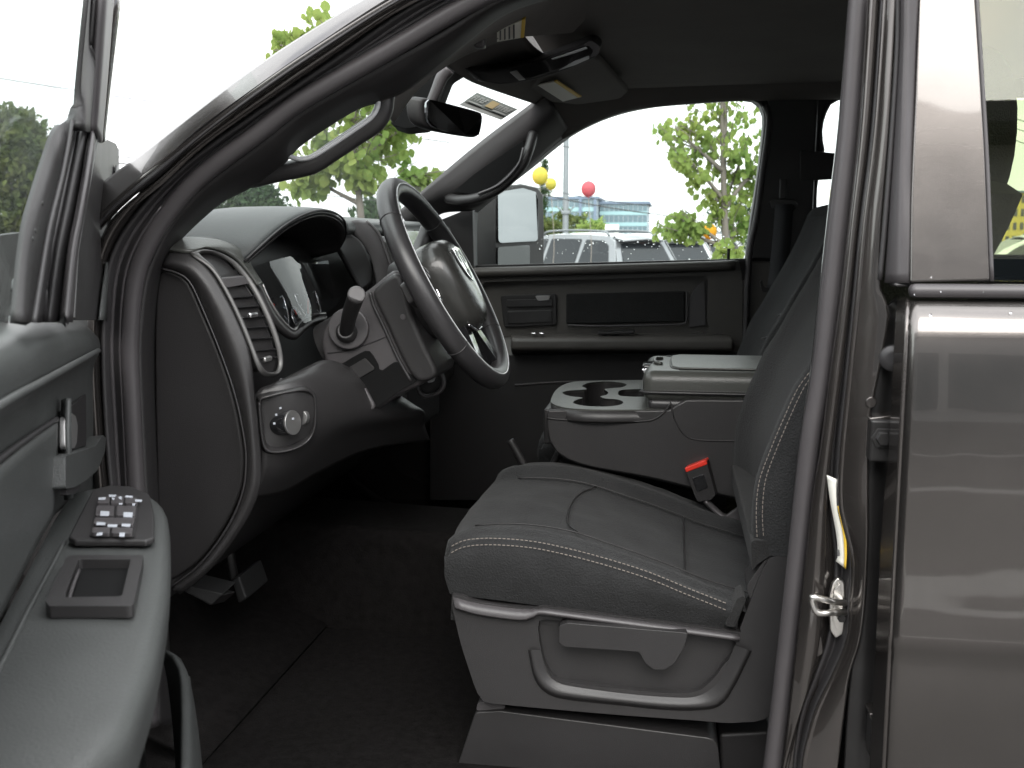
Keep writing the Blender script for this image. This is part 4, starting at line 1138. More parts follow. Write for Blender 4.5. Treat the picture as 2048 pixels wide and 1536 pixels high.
# column surround with pocket and release pull
sur = crv(PP([(640, 690), (652, 648), (690, 612), (737, 578), (790, 539), (804, 566), (822, 630), (848, 690), (872, 745), (846, 768), (796, 792), (742, 826), (700, 834), (676, 812), (662, 770)], .335), 60, True)
cs = prism('column_surround', sur, (0, .16, 0), 'plastic_grey', truck, bw=.020, seg=6)
tube('split_line', PP([(655, 706), (690, 702), (730, 690), (775, 672)], .3345), .0010, 'rubber', cs, n=6, res=30)
prism('column_shroud', crv(PP([(746, 582), (790, 546), (806, 566), (824, 630), (850, 692), (874, 745), (850, 764), (826, 756), (800, 712), (772, 650), (752, 608)], .322), 50, True), (0, .10, 0), 'plastic', cs, bw=.022, seg=6)
tube('shroud_gap', PP([(740, 584), (748, 612), (768, 654), (796, 716), (822, 762)], .3325), .0032, 'rubber', cs, n=8, res=30)
lathe('screw_cap', [(.005, 0), (.0046, .001)], P(806, 634, .3215), (0, -1, 0), 'plastic_grey', cs, n=14)
pk_o = crv(PP([(664, 742), (690, 724), (725, 704), (740, 702), (758, 730), (762, 742), (795, 722), (812, 742), (836, 760), (806, 778), (745, 820), (708, 838), (682, 832), (668, 800)], .333), 50, True)
prism('column_pocket_shade', pk_o, (0, -.0025, 0), 'matte_black', cs, bw=0.001)  # black shape without a hollow: the pocket's shade is painted on
prism('pocket_plate', roundpoly(PP([(692, 738), (730, 716), (750, 738), (712, 760)], .328), .12), (0, .004, 0), 'plastic', cs, bw=.002)
prism('pocket_wall', roundpoly(PP([(668, 748), (684, 734), (704, 764), (684, 778), (670, 772)], .328), .2), (0, .004, 0), 'plastic_grey', cs, bw=.002)
tube('release_pull', PP([(712, 778), (722, 796), (740, 814), (746, 812), (736, 792), (728, 778)], .322), .0042, 'plastic_grey', cs, n=10, res=30)
tube('pocket_rim', PP([(660, 780), (668, 812), (680, 832)], .33), .002, 'plastic_grey', cs, n=6)
tube('lower_trim_strip', PP([(660, 864, .24), (690, 856, .27), (720, 846, .31), (742, 832, .34)]), .0036, 'silver', dash, n=8, res=20)
# brake-controller pocket right of the column
tube('side_bezel', PP([(832, 752), (838, 782), (854, 793), (880, 782), (888, 764), (880, 745)], .50), .0045, 'plastic_grey', dash, n=8, res=40)
prism('side_button', roundpoly(PP([(846, 740), (864, 735), (868, 756), (866, 764), (856, 766)], .495), .15), (0, .012, 0), 'light_grey', dash, bw=.002)
prism('side_flap', roundpoly(PP([(818, 750), (844, 738), (846, 742), (826, 754)], .49), .2), (0, .01, 0), 'light_grey', dash, bw=.001)
prism('side_well', roundpoly(PP([(834, 752), (880, 740), (884, 766), (876, 782), (854, 790), (840, 782)], .51), .2), (0, .01, 0), 'plastic_dark', dash, bw=.001)

# ------------------------------------------------------------------ steering wheel and column
TL = R(28.5)
WA = Vector((math.cos(TL), 0, math.sin(TL)))
WU = Vector((-math.sin(TL), 0, math.cos(TL)))
WY = Vector((0, 1, 0))
WC = P(893, 567, .42)
def W(a, l, u):
    return WC + WA * a + WY * l + WU * u
RR = .181
ringp = [W(0, RR * math.cos(t), RR * math.sin(t)) for t in [2 * math.pi * i / 72 for i in range(72)]]
sw_ = tube('steering_wheel', ringp, .0178, 'leather', truck, closed=True, n=20, res=96)
tube('rim_highlight', [W(.0172, RR * math.cos(t), RR * math.sin(t)) for t in [2 * math.pi * i / 72 for i in range(72)]], .0013, 'handle_satin', sw_, closed=True, n=6, res=96)  # highlight along the rim, built as a thin satin ring
for th in (40, 140, 215, 325):
    t = R(th)
    cpt = W(0, RR * math.cos(t), RR * math.sin(t))
    e1 = WY * math.cos(t) + WU * math.sin(t)
    tube('rim_seam', [cpt + (e1 * math.cos(a) + WA * math.sin(a)) * .0177 for a in [2 * math.pi * i / 20 for i in range(20)]], .0011, 'rubber', sw_, closed=True, n=6, res=30)
# airbag pad
prof = [(-.035, 1.0), (-.005, 1.03), (.018, 1.0), (.030, .93), (.0365, .80), (.040, .55), (.041, .05)]
pad2 = [(.0, .072), (.045, .066), (.068, .045), (.074, .01), (.066, -.035), (.045, -.075), (.02, -.090), (0, -.092)]
pad2 = pad2 + [(-x, y) for x, y in pad2[-2:0:-1]]
pc = crv([Vector((x, y, 0)) for x, y in pad2], 44, True)
link('airbag_pad', grid_mesh('airbag_pad', [[W(a, p.x * s, p.y * s) for p in pc] for a, s in prof], True), 'pad_skin', sw_, smooth=True)
# badge: a bright shield with dark horn shapes
def badge(pts, a, m, nm, th=.002):
    prism(nm, [W(a, x, y) for x, y in pts], -WA * th, m, sw_, bw=.0006, seg=1)
badge([(-.026, .044), (0, .048), (.026, .044), (.028, .02), (.018, -.004), (0, -.018), (-.018, -.004), (-.028, .02)], .0435, 'chrome', 'badge_shield')
badge([(-.004, .038), (-.016, .042), (-.022, .032), (-.020, .020), (-.014, .016), (-.011, .022), (-.014, .030), (-.006, .031)], .0442, 'frit', 'badge_horn')
badge([(.004, .038), (.016, .042), (.022, .032), (.020, .020), (.014, .016), (.011, .022), (.014, .030), (.006, .031)], .0442, 'frit', 'badge_horn')
badge([(-.0012, .030), (.0012, .030), (.0016, .006), (-.0016, .006)], .0442, 'frit', 'badge_ridge')
badge([(-.010, .0), (-.004, .006), (0, -.002), (.004, .006), (.010, .0), (0, -.013)], .0442, 'frit', 'badge_muzzle')
for l_, u_ in ((-.03, -.02), (.03, -.02)):
    lathe('pad_dot', [(.0022, 0), (.002, .001)], W(.0375, l_, u_), WA, 'plastic_dark', sw_, n=10)
# spokes
def spoke(nm, pts, a0, a1, m):
    prism(nm, roundpoly([W(a1, x, y) for x, y in pts], .15), WA * (a0 - a1), m, sw_, bw=.005)
for s in (-1, 1):
    spoke('spoke', [(s * .055, .035), (s * .12, .028), (s * .172, .02), (s * .174, -.012), (s * .12, -.030), (s * .055, -.04)], -.030, -.009, 'plastic_dark')
    tube('button_frame', [W(-.006, s * .150, .026), W(-.004, s * .082, .034), W(-.004, s * .078, -.026), W(-.006, s * .135, -.024), W(-.008, s * .156, .0)], .0028, 'chrome', sw_, closed=True, n=8, res=40)
    for k in range(3):
        rbox('wheel_button', W(-.006, s * .112, .016 - .017 * k), (.006, .04, .013), 'plastic_gloss', sw_, rot=frame_M(WA, WY, WU), bw=.003)
    rbox('button_icon', W(-.0025, s * .112, .016), (.001, .010, .004), 'icon_white', sw_, rot=frame_M(WA, WY, WU), bw=0)
    spoke('lower_spoke', [(s * .012, -.085), (s * .042, -.075), (s * .082, -.158), (s * .060, -.170)], -.020, .004, 'plastic_gloss')
    tube('spoke_trim', [W(.010, s * .010, -.094), W(.012, s * .028, -.091), W(.010, s * .046, -.080)], .0026, 'chrome', sw_, n=8, res=16)
lathe('wheel_back', [(.058, -.085), (.074, -.07), (.080, -.03), (.070, -.015)], WC, WA, 'plastic', sw_, n=36)
lathe('column_tube', [(.052, -.24), (.056, -.085)], W(0, 0, -.006), WA, 'plastic', sw_, n=28)
# multi-function stalk
sd_ = Vector((.05, -1, .10)).normalized()
stb = P(697, 657, .330)
stalk = lathe('indicator_stalk', [(.034, -.004), (.034, .002), (.031, .004)], stb, sd_, 'plastic_grey', truck, n=40)
lathe('stalk_boot', [(.018, 0), (.0175, .006), (.013, .012)], P(694, 664, .325), Vector((.1, -1, .3)), 'plastic', stalk, n=28)
a_, b_ = P(692, 664, .32), P(713, 590, .262)
tube('stalk_arm', [a_, a_.lerp(b_, .5) + Vector((-.002, 0, 0)), b_], (.0115, .0135), 'plastic_dark', stalk, n=18, res=16)
dr = (b_ - a_).normalized()
cv = (CAM - b_).normalized()
lathe('stalk_end', [(.0140, -.003), (.0142, .002), (.0125, .004), (.0118, .0036), (.0110, .0042)], b_, (dr * .45 + cv).normalized(), 'light_grey' if False else 'plastic_grey', stalk, n=28)
# column gear selector beyond the wheel
tube('gear_selector', [P(822, 540, .50), P(838, 505, .56), P(852, 474, .58), P(858, 458, .585)], (.012, .0165), 'plastic', truck, n=16, res=24)

# ------------------------------------------------------------------ passenger side: pillar trim, door, window, belt
fpl_u = [(800, 420, 1.44), (845, 381, 1.44), (910, 325, 1.45), (978, 270, 1.46), (1067, 203, 1.47), (1090, 180, 1.47)]
fpl_l = [(835, 470, 1.54), (880, 425, 1.54), (951, 416, 1.55), (1000, 383, 1.555), (1060, 329, 1.56), (1101, 291, 1.565), (1140, 262, 1.57)]
fm = [(a + b) / 2 + Vector((0, -.035, 0)) for a, b in zip(crv(PP(fpl_u), 20), crv(PP(fpl_l), 20))]
ft = sheet('far_pillar_trim', [PP(fpl_u), fm, PP(fpl_l)], 'plastic_grey', truck, nu=40, nv=13, thick=.006)
prism('recess_shade', roundpoly(PP([(906, 384, 1.44), (950, 347, 1.44), (1046, 281, 1.45), (1049, 296, 1.45), (1036, 334, 1.45), (998, 372, 1.445), (960, 389, 1.44)]), .12), (0, .01, 0), 'matte_black', ft, bw=.002)  # thin black patch, painted shade of the hollow behind the handle
tube('grab_handle', PP([(895, 396, 1.47), (925, 400, 1.44), (962, 394, 1.43), (1002, 374, 1.43), (1042, 334, 1.43), (1058, 298, 1.44), (1066, 268, 1.47)]), .0138, 'plastic', ft, n=12, res=40)
tube('handle_rib', PP([(956, 388, 1.413), (1000, 368, 1.413), (1036, 330, 1.413), (1047, 296, 1.42)]), .0035, 'plastic_grey', ft, n=8, res=24)
prism('lower_pillar_cover', roundpoly(PP([(880, 440), (945, 414), (948, 540), (880, 560)], 1.56), .05), (0, .03, 0), 'plastic_dark', ft, bw=.004)

op = [(947, 534), (946, 470), (948, 424), (1000, 379), (1062, 331), (1104, 296), (1150, 262), (1220, 230), (1300, 211), (1400, 202), (1470, 197), (1500, 198), (1518, 207), (1527, 230), (1524, 280), (1514, 360), (1502, 440), (1492, 519)]
ofr = [(905, 560), (930, 424), (985, 360), (1050, 306), (1100, 262), (1160, 220), (1240, 180), (1330, 158), (1420, 150), (1540, 145), (1580, 160), (1580, 250), (1560, 420), (1540, 560)]
pd = plate('passenger_door', PP(ofr, 1.61), [crv(PP(op[:3], 1.61), 6) + crv(PP(op[3:], 1.61), 50)], (0, .06, 0), 'plastic_dark', truck, bw=0)
pd['label'] = 'closed passenger door with its window up'
tube('window_seal', PP([(1494, 520), (1506, 440), (1518, 360), (1529, 280), (1532, 232), (1522, 206), (1502, 195)], 1.60), .006, 'rubber_seal', pd, n=10, res=50)
tube('opening_seal', PP([(1490, 700), (1498, 520), (1514, 430), (1526, 340), (1536, 270), (1538, 232), (1530, 210)], 1.575), .0085, 'rubber_seal', pd, n=10, res=50)
prism('window_glass', PP([(930, 545), (930, 400), (1060, 320), (1150, 250), (1300, 200), (1530, 185), (1540, 230), (1500, 540)], 1.645), (0, .004, 0), 'side_glass', pd, bw=0)
prism('belt_seal', PP([(940, 531), (1494, 517), (1494, 523), (940, 537)], 1.60), (0, .03, 0), 'rubber', pd, bw=.001)
card_o = [(862, 545), (1478, 522), (1484, 560), (1484, 760), (1480, 900), (1400, 1000), (860, 1000)]
rec_o = crv(PP([(962, 572), (985, 564), (1200, 558), (1392, 552), (1410, 556), (1416, 568), (1414, 640), (1410, 664), (1300, 668), (1100, 672), (975, 676), (960, 650)], 1.575), 60, True)
plate('door_card', crv(PP(card_o[:2], 1.575), 10) + crv(PP(card_o[1:6], 1.575), 20)[1:] + PP(card_o[6:], 1.575), [rec_o], (0, .03, 0), 'far_plastic', pd, bw=.003)
tube('card_roll', PP([(870, 548), (952, 545), (1200, 539), (1400, 533), (1470, 530)], 1.565), .014, 'far_plastic', pd, n=12, res=40)
prism('card_recess', [p + Vector((0, .028, 0)) for p in rec_o], (0, .01, 0), 'far_plastic', pd, bw=0)
prism('insert_pad', roundpoly(PP([(1132, 588), (1370, 582), (1370, 644), (1132, 648)], 1.592), .06), (0, .01, 0), 'fabric_side', pd, bw=.004)
tube('insert_rim', PP([(1134, 650), (1200, 652), (1330, 650), (1366, 648), (1373, 640), (1374, 600), (1374, 584)], 1.59), .0028, 'plastic_grey', pd, n=8, res=40)
prism('insert_end', PP([(1376, 600), (1392, 574), (1410, 560), (1412, 650), (1378, 656)], 1.594), (0, .006, 0), 'plastic_grey', pd, bw=.002)
prism('handle_bezel', roundpoly(PP([(1000, 591), (1113, 587), (1113, 650), (1008, 655)], 1.592), .1), (0, .008, 0), 'plastic_dark', pd, bw=.003)
prism('inner_handle', roundpoly(PP([(1012, 600), (1104, 598), (1104, 612), (1014, 614)], 1.585), .2), (0, .01, 0), 'plastic', pd, bw=.003)
prism('lock_lever', roundpoly(PP([(1070, 592), (1100, 591), (1098, 600), (1076, 602)], 1.582), .25), (0, .01, 0), 'silver', pd, bw=.002)
prism('inner_handle', roundpoly(PP([(1014, 622), (1104, 620), (1104, 644), (1016, 648)], 1.588), .1), (0, .006, 0), 'plastic', pd, bw=.002)
arm = prism('armrest', [P(1022, 668, 1.59), P(1022, 672, 1.50), P(1022, 680, 1.485), P(1022, 698, 1.485), P(1022, 704, 1.50), P(1022, 706, 1.59)], (.60, 0, 0.01), 'far_plastic', pd, bw=.006)
rbox('outer_skin', (-.42, 1.685, 1.12), (1.42, .06, .80), 'paint', pd, bw=.02)
prism('lower_card', PP([(864, 712), (1484, 704), (1484, 900), (1400, 1000), (860, 1000)], 1.568), (0, .006, 0), 'plastic_dark', pd, bw=.002)  # dark overlay: footwell shade put into the colour of the lower door
for px_ in (1068, 1084):
    rbox('window_switch', P(px_, 667, 1.50), (.012, .02, .006), 'chrome', pd, bw=.002)
prism('armrest_cup', PP([(1196, 664), (1268, 662), (1268, 668), (1196, 670)], 1.495), (0, .05, 0), 'plastic_dark', pd, bw=.002)
tube('lower_seam', PP([(1030, 770), (1120, 764), (1240, 762), (1340, 762)], 1.566), .003, 'plastic_grey', pd, n=8, res=20)
tube('lock_knob', PP([(1457, 522), (1457, 510), (1457.5, 497)], 1.605), .0042, 'plastic_dark', pd, n=10, res=10)
# droplets on the passenger glass
wv = []
for i in range(130):
    y_ = min(530, 470 + abs(rr.gauss(0, 1)) * 22) if i % 3 else rr.uniform(330, 530)
    x_ = rr.uniform(1075, 1490)
    wv.append(bead(P(x_, y_, 1.6495), rr.choice((.0012, .0016, .002, .0028)), (0, 1, 0)))
o = joined('water_beads', wv, 'water', pd, True); o['kind'] = 'stuff'
# far pillar trim, belt, rear door
fb = prism('far_post_trim', PP([(1500, 524), (1700, 518), (1700, 900), (1486, 900), (1488, 700)], 1.585), (0, .03, 0), 'far_plastic', truck, bw=.006)
prism('upper_post_trim', PP([(1536, 200), (1545, 150), (1640, 150), (1622, 520), (1500, 520), (1518, 400), (1532, 280)], 1.59), (0, .02, 0), 'plastic', fb, bw=.008)
prism('belt_guide', roundpoly(PP([(1540, 402), (1548, 398), (1590, 400), (1596, 408), (1592, 416), (1544, 416)], 1.54), .2), (0, .012, 0), 'plastic', fb, bw=.003)
rbox('guide_slide', P(1566, 378, 1.575), (.02, .012, .055), 'plastic', fb, bw=.004)
sheet('seat_belt', [PP([(1551, 408, 1.535), (1546, 470, 1.535), (1536, 560, 1.525), (1530, 580, 1.52)]), PP([(1586, 408, 1.535), (1583, 470, 1.535), (1574, 560, 1.525), (1568, 580, 1.52)])], 'belt_webbing', fb, nu=12, thick=.002)
prism('belt_stop', roundpoly(PP([(1520, 564), (1524, 560), (1528, 574), (1562, 580), (1566, 570), (1570, 574), (1566, 586), (1524, 584)], 1.515), .2), (0, .02, 0), 'plastic_dark', fb, bw=.002)
tn = [(1535, 586), (1562, 588), (1560, 612), (1538, 612)]
tno = roundpoly(PP(tn, 1.512), .12)
plate('belt_tongue', tno, [roundpoly(PP([(1543, 592), (1555, 593), (1554, 607), (1544, 607)], 1.512), .15)], (0, .004, 0), 'silver', fb, bw=.001)
def PXZ(px, py):
    return P(px, py, 1.61)
rr_o = PP([(1560, 150), (2250, 150), (2250, 560), (1560, 560)], 1.615)
rr_h = PP([(1645, 300), (1640, 270), (1646, 232), (1662, 206), (1690, 195), (1900, 194), (2140, 194), (2170, 240), (2170, 470), (2120, 508), (1900, 508), (1660, 462), (1638, 456), (1630, 430), (1630, 380), (1636, 340)], 1.615)
frd = plate('far_rear_door', rr_o, [crv(rr_h, 70, True)], (0, .05, 0), 'plastic_dark', truck, bw=0)
prism('window_glass', PP([(1615, 185), (2200, 185), (2200, 515), (1615, 515)], 1.650), (0, .004, 0), 'side_glass', frd, bw=0)
prism('grab_bar', roundpoly(PP([(1600, 300), (1670, 306), (1760, 312), (1760, 352), (1670, 358), (1600, 362)], 1.585), .1), (0, .02, 0), 'plastic_dark', frd, bw=.006)
tube('window_seal', crv(rr_h, 60, True), .006, 'rubber_seal', frd, closed=True, n=8, res=80)
o_ = rbox('door_lower', (.55, 1.66, 1.12), (2.3, .10, .80), 'paint', frd, bw=.03)
# towing mirror on the far side
mh = PP([(990, 378, 1.84), (1000, 372, 1.86), (1045, 368, 1.93), (1076, 375, 1.98), (1087, 390, 2.0), (1089, 460, 2.0), (1088, 560, 2.0), (988, 570, 1.84)])
tm = prism('towing_mirror', roundpoly(mh, .14), (-.07, .045, 0), 'plastic', truck, bw=.012, seg=3)
prism('mirror_glass', roundpoly(PP([(996, 384, 1.842), (1046, 376, 1.922), (1072, 384, 1.965), (1076, 400, 1.97), (1076, 482, 1.97), (997, 486, 1.842)]), .10), (-.003, .002, 0), 'mirror_glass', tm, bw=0)
prism('spotter_glass', roundpoly(PP([(996, 494, 1.842), (1060, 490, 1.945), (1060, 560, 1.945), (996, 566, 1.842)]), .08), (-.003, .002, 0), 'mirror_glass', tm, bw=0)
prism('mirror_arm', roundpoly(PP([(946, 420), (992, 386), (992, 560), (946, 560)], 1.80), .1), (-.03, .05, 0), 'plastic_dark', tm, bw=.01)

# ------------------------------------------------------------------ driver door, swung open towards the camera
DA = PZ(110, 1030, 1.30)
uf = ray(400, 480); uf.z = 0; uf.normalize()
du = -uf                                            # along the door, away from its hinge
dn = Vector((uf.y, -uf.x, 0))                       # out of the door card
def D(px, py, off=0.0):
    return PL(px, py, DA + dn * off, dn)
def DD(pts):
    return [D(*p) for p in pts]
rows = [DD([(216, 650, -.02), (183, 631, -.02), (98, 620, -.02), (0, 637, -.02), (-300, 720, -.02)]),
        DD([(214, 668, .02), (150, 664, .022), (80, 676, .022), (0, 700, .022), (-300, 860, .022)]),
        DD([(214, 695, .026), (150, 722, .028), (80, 762, .028), (0, 808, .028), (-300, 1010, .028)]),
        DD([(216, 722, .022), (150, 752, .014), (80, 795, .012), (0, 850, .012), (-300, 1080, .012)]),
        DD([(221, 840, .018), (150, 850, .010), (80, 880, .007), (0, 940, .007), (-300, 1200, .007)]),
        DD([(229, 940, .014), (160, 950, .006), (100, 1000, .003), (0, 1120, .003), (-300, 1500, .003)]),
        DD([(236, 1000, .008), (170, 1010, .003), (110, 1030, 0), (0, 1240, 0), (-300, 1800, 0)])]
dd = sheet('driver_door', rows, 'door_vinyl', truck, nu=60, nv=40, thick=.012)
dd['label'] = 'open driver door with armrest and window switches'
tube('card_highlight', DD([(197, 701, .030), (150, 727, .032), (80, 766, .032), (0, 811, .032), (-300, 1012, .032)]), .0036, 'door_vinyl', dd, n=8, res=50)
tube('insert_seam', DD([(113, 838, .012), (60, 874, .012), (0, 918, .012), (-300, 1160, .012)]), .003, 'rubber', dd, n=8, res=40)
sheet('insert_pad', [DD([(108, 846, .013), (60, 880, .013), (0, 926, .013), (-300, 1170, .013)]), DD([(106, 940, .012), (60, 985, .014), (0, 1060, .014), (-300, 1420, .014)]), DD([(100, 1030, .010), (60, 1100, .010), (0, 1215, .010), (-300, 1780, .010)])], 'door_vinyl', dd, nu=40, thick=.004)
# release handle in its well and the pull cup
prism('handle_well', roundpoly(DD([(130, 822, .016), (150, 806, .016), (172, 788, .016), (173, 880, .016), (172, 892, .016), (132, 904, .016)]), .08), -dn * .006, 'plastic_dark', dd, bw=.001)
prism('release_handle', roundpoly(DD([(130, 836, .020), (142, 824, .020), (152, 832, .020), (156, 850, .020), (154, 886, .020), (150, 896, .020), (131, 900, .020)]), .25), -dn * .006, 'silver', dd, bw=.002)
prism('pull_cup', roundpoly(DD([(131, 912, .028), (192, 892, .028), (206, 870, .028), (213, 876, .028), (210, 905, .028), (196, 940, .028), (172, 962, .028), (150, 975, .028), (131, 978, .028)]), .15), -dn * .02, 'door_vinyl', dd, bw=.004)
prism('cup_shadow_gap', roundpoly(DD([(133, 976, .024), (160, 966, .024), (162, 972, .024), (148, 988, .024), (133, 990, .024)]), .2), -dn * .006, 'rubber', dd, bw=0)
sheet('card_post', [DD([(122, 800, .012), (122, 860, .014), (124, 930, .014), (128, 1000, .012)]), DD([(131, 796, .02), (131, 860, .02), (134, 930, .02), (138, 1000, .018)])], 'door_vinyl', dd, nu=20, thick=.006)
# armrest
ZA = 1.30
lf = [PZ(*p, ZA) for p in [(190, 978), (150, 988), (128, 1012), (110, 1040), (60, 1135), (0, 1250), (-120, 1480), (-250, 1730)]]
rt = [PZ(*p, ZA) for p in [(258, 980), (296, 992), (316, 1012), (323, 1050), (322, 1120), (314, 1194), (300, 1262), (284, 1325), (260, 1392), (234, 1455), (195, 1504), (160, 1540), (60, 1650), (-100, 1820)]]
lfc, rtc = crv(lf, 50), crv(rt, 50)
mdc = [(a + b) / 2 + Vector((0, 0, .002)) for a, b in zip(lfc, rtc)]
sh = sheet('armrest', [lfc, mdc, [a.lerp(b, .93) for a, b in zip(lfc, rtc)], [p + Vector((0, 0, -.004)) + dn * .004 for p in rtc], [p + Vector((0, 0, -.016)) + dn * .008 for p in rtc],
                       [p + Vector((0, 0, -.05)) + dn * .003 for p in rtc], [p + Vector((0, 0, -.09)) - dn * .02 for p in rtc], [p + Vector((0, 0, -.12)) - dn * .05 for p in rtc]], 'door_vinyl', dd, nu=60, nv=36, thick=0)
tube('armrest_seam', [PZ(*p, ZA + .002) for p in [(128, 1085), (100, 1140), (60, 1215), (5, 1325), (-60, 1450)]], .0022, 'silver' if False else 'door_vinyl', dd, n=8, res=30)
swp = roundpoly([PZ(*p, ZA + .004) for p in [(186, 990), (222, 981), (266, 984), (300, 1000), (309, 1040), (309, 1088), (292, 1094), (150, 1094), (138, 1086)]], .14)
prism('switch_panel', swp, (0, 0, .007), 'plastic', dd, bw=.003)
swr = roundpoly([PZ(*p, ZA + .0115) for p in [(196, 995), (280, 997), (276, 1040), (270, 1076), (178, 1074), (188, 1030)]], .06)
prism('switch_field', swr, (0, 0, .0012), 'plastic_dark', dd, bw=0)
def key(pts, m='plastic_grey', h=.004):
    prism('window_switch', roundpoly([PZ(*p, ZA + .0127) for p in pts], .12), (0, 0, h), m, dd, bw=.001)
key([(198, 1000), (220, 1000), (219, 1013), (195, 1013)])
key([(224, 998), (248, 998), (247, 1012), (222, 1013)])
key([(252, 1000), (276, 1002), (275, 1014), (250, 1013)])
key([(194, 1018), (229, 1018), (228, 1038), (191, 1038)])
key([(234, 1018), (273, 1019), (271, 1039), (232, 1038)])
key([(190, 1042), (270, 1043), (267, 1056), (187, 1055)])
key([(186, 1062), (221, 1062), (219, 1074), (184, 1073)])
key([(225, 1062), (266, 1063), (264, 1075), (223, 1074)])
zk = lambda x, y: (180 + x / 11.82, 970 + y / 11.82)
for q in [[(200, 310), (375, 300), (360, 355), (200, 350)], [(445, 240), (620, 240), (600, 290), (445, 285)], [(840, 260), (1015, 265), (1000, 310), (835, 300)], [(1065, 350), (1235, 360), (1215, 405), (1060, 395)],
          [(670, 300), (720, 275), (760, 300), (745, 345), (690, 340)], [(680, 440), (770, 435), (760, 470), (690, 470)], [(1000, 450), (1070, 450), (1060, 495), (1000, 490)], [(515, 310), (585, 320), (570, 360), (520, 350)],
          [(250, 625), (460, 635), (445, 740), (240, 735)], [(795, 650), (1015, 660), (1000, 770), (785, 765)], [(165, 885), (365, 900), (360, 955), (150, 950)], [(420, 940), (650, 945), (640, 1005), (410, 995)],
          [(755, 925), (960, 935), (945, 1000), (745, 985)], [(160, 1150), (300, 1125), (290, 1190), (150, 1205)], [(700, 1140), (830, 1140), (810, 1230), (690, 1225)]]:
    prism('switch_icon', [PZ(*zk(*p), ZA + .0169) for p in q], (0, 0, .0006), 'icon_white', dd, bw=0)
po = roundpoly([PZ(*p, ZA + .003) for p in [(136, 1131), (288, 1131), (285, 1150), (268, 1236), (100, 1236), (92, 1226)]], .10)
pi = roundpoly([PZ(*p, ZA + .003) for p in [(158, 1140), (262, 1140), (260, 1150), (245, 1216), (132, 1218), (134, 1205)]], .10)
plate('pocket_frame', po, [pi], (0, 0, .010), 'plastic', dd, bw=.002)
prism('pocket_shade', [p + Vector((0, 0, -.0005)) for p in pi], (0, 0, .002), 'matte_black', dd, bw=0)  # black plate paints the shade of a deep pocket; armrest is uncut
tube('pocket_bead', [PZ(*p, ZA + .010) for p in [(158, 1140), (146, 1172), (134, 1212)]], .0015, 'plastic_grey', dd, n=6, res=10)
# lower door with its map pocket
rb_ = [P(316, 1290, -.03), P(326, 1294, -.03), P(340, 1345, -.03), P(350, 1420, -.03), P(357, 1500, -.03), P(364, 1620, -.03)]
rbc = crv(rb_, 24)
sheet('map_pocket', [rbc, [p + du * .03 + dn * .02 for p in rbc], [p + du * .15 + dn * .035 for p in rbc], [p + du * .6 + dn * .04 for p in rbc]], 'door_vinyl', dd, nu=24, nv=14, thick=.006)
lo_a = [P(236, 1000, .0), P(250, 1150, .0), P(262, 1300, .0), P(280, 1560, .0), P(285, 1640, .0)]
sheet('lower_card', [lo_a, [p + du * .4 for p in lo_a], [p + du * .9 for p in lo_a]], 'door_vinyl', dd, nu=16, nv=8, thick=.01)
tube('pocket_rib', [p + du * .03 + dn * .024 for p in rbc[4:]], .003, 'door_vinyl', dd, n=8, res=20)
# outer skin
hb = P(205, 900, -.04)
skin = []
for z_ in (0.72, 1.0, 1.3, 1.46, 1.51):
    b0 = Vector((hb.x, hb.y, z_)) - dn * (.12 if z_ < 1.45 else .07)
    skin.append([b0 + du * .0, b0 + du * .5, b0 + du * 1.06])
sheet('outer_skin', skin, 'paint', dd, nu=10, nv=10, thick=.006)
# window frame and sail: nested strips that lean in towards the roof
st = {
 'a': [(137, 237, .036), (115, 259, .034), (96, 309, .03), (66, 405, .026), (51, 473, .024), (30, 640, .02)],
 'b': [(141, 238, .040), (132, 285, .038), (119, 350, .036), (99, 430, .034), (85, 500, .032), (62, 645, .03)],
 'c': [(160, 240, .036), (150, 290, .034), (138, 350, .032), (122, 430, .03), (108, 500, .028), (88, 645, .026)],
 'd': [(178, 242, .040), (170, 290, .038), (160, 350, .036), (146, 430, .034), (132, 500, .032), (114, 645, .03)],
 'e': [(196, 262, .046), (188, 310, .044), (180, 370, .042), (168, 440, .04), (156, 510, .038), (146, 645, .036)]}
sf = sheet('sail_panel', [DD(st['a']), DD(st['b'])], 'plastic_dark', dd, nu=30, thick=.006)
sheet('glass_channel', [DD(st['b']), DD([((a[0] + b[0]) / 2, (a[1] + b[1]) / 2, .022) for a, b in zip(st['b'], st['c'])]), DD(st['c'])], 'rubber', dd, nu=30, thick=.004)
sheet('channel_wall', [DD(st['c']), DD(st['d'])], 'plastic_dark', dd, nu=30, thick=.006)
sheet('frame_tube', [DD(st['d']), DD([((a[0] + b[0]) / 2, (a[1] + b[1]) / 2, .050) for a, b in zip(st['d'], st['e'])]), DD(st['e'])], 'rubber_seal', dd, nu=30, thick=.006)
sail = [(196, 276, .040), (215, 279, .042), (232, 287, .042), (238, 300, .042), (238, 341, .041), (232, 415, .040), (226, 489, .038), (219, 570, .036), (212, 640, .034), (150, 640, .034), (158, 500, .036), (172, 420, .038), (186, 340, .040)]
prism('sail_trim', roundpoly(DD(sail), .08), -dn * .006, 'plastic', dd, bw=.002)
sheet('sail_facet', [DD([(231, 330, .044), (224, 410, .043), (216, 490, .041), (205, 570, .039), (196, 640, .037)]), DD([(237, 341, .042), (232, 415, .041), (226, 489, .039), (219, 570, .037), (211, 640, .035)])], 'door_vinyl', dd, nu=20, thick=.003)
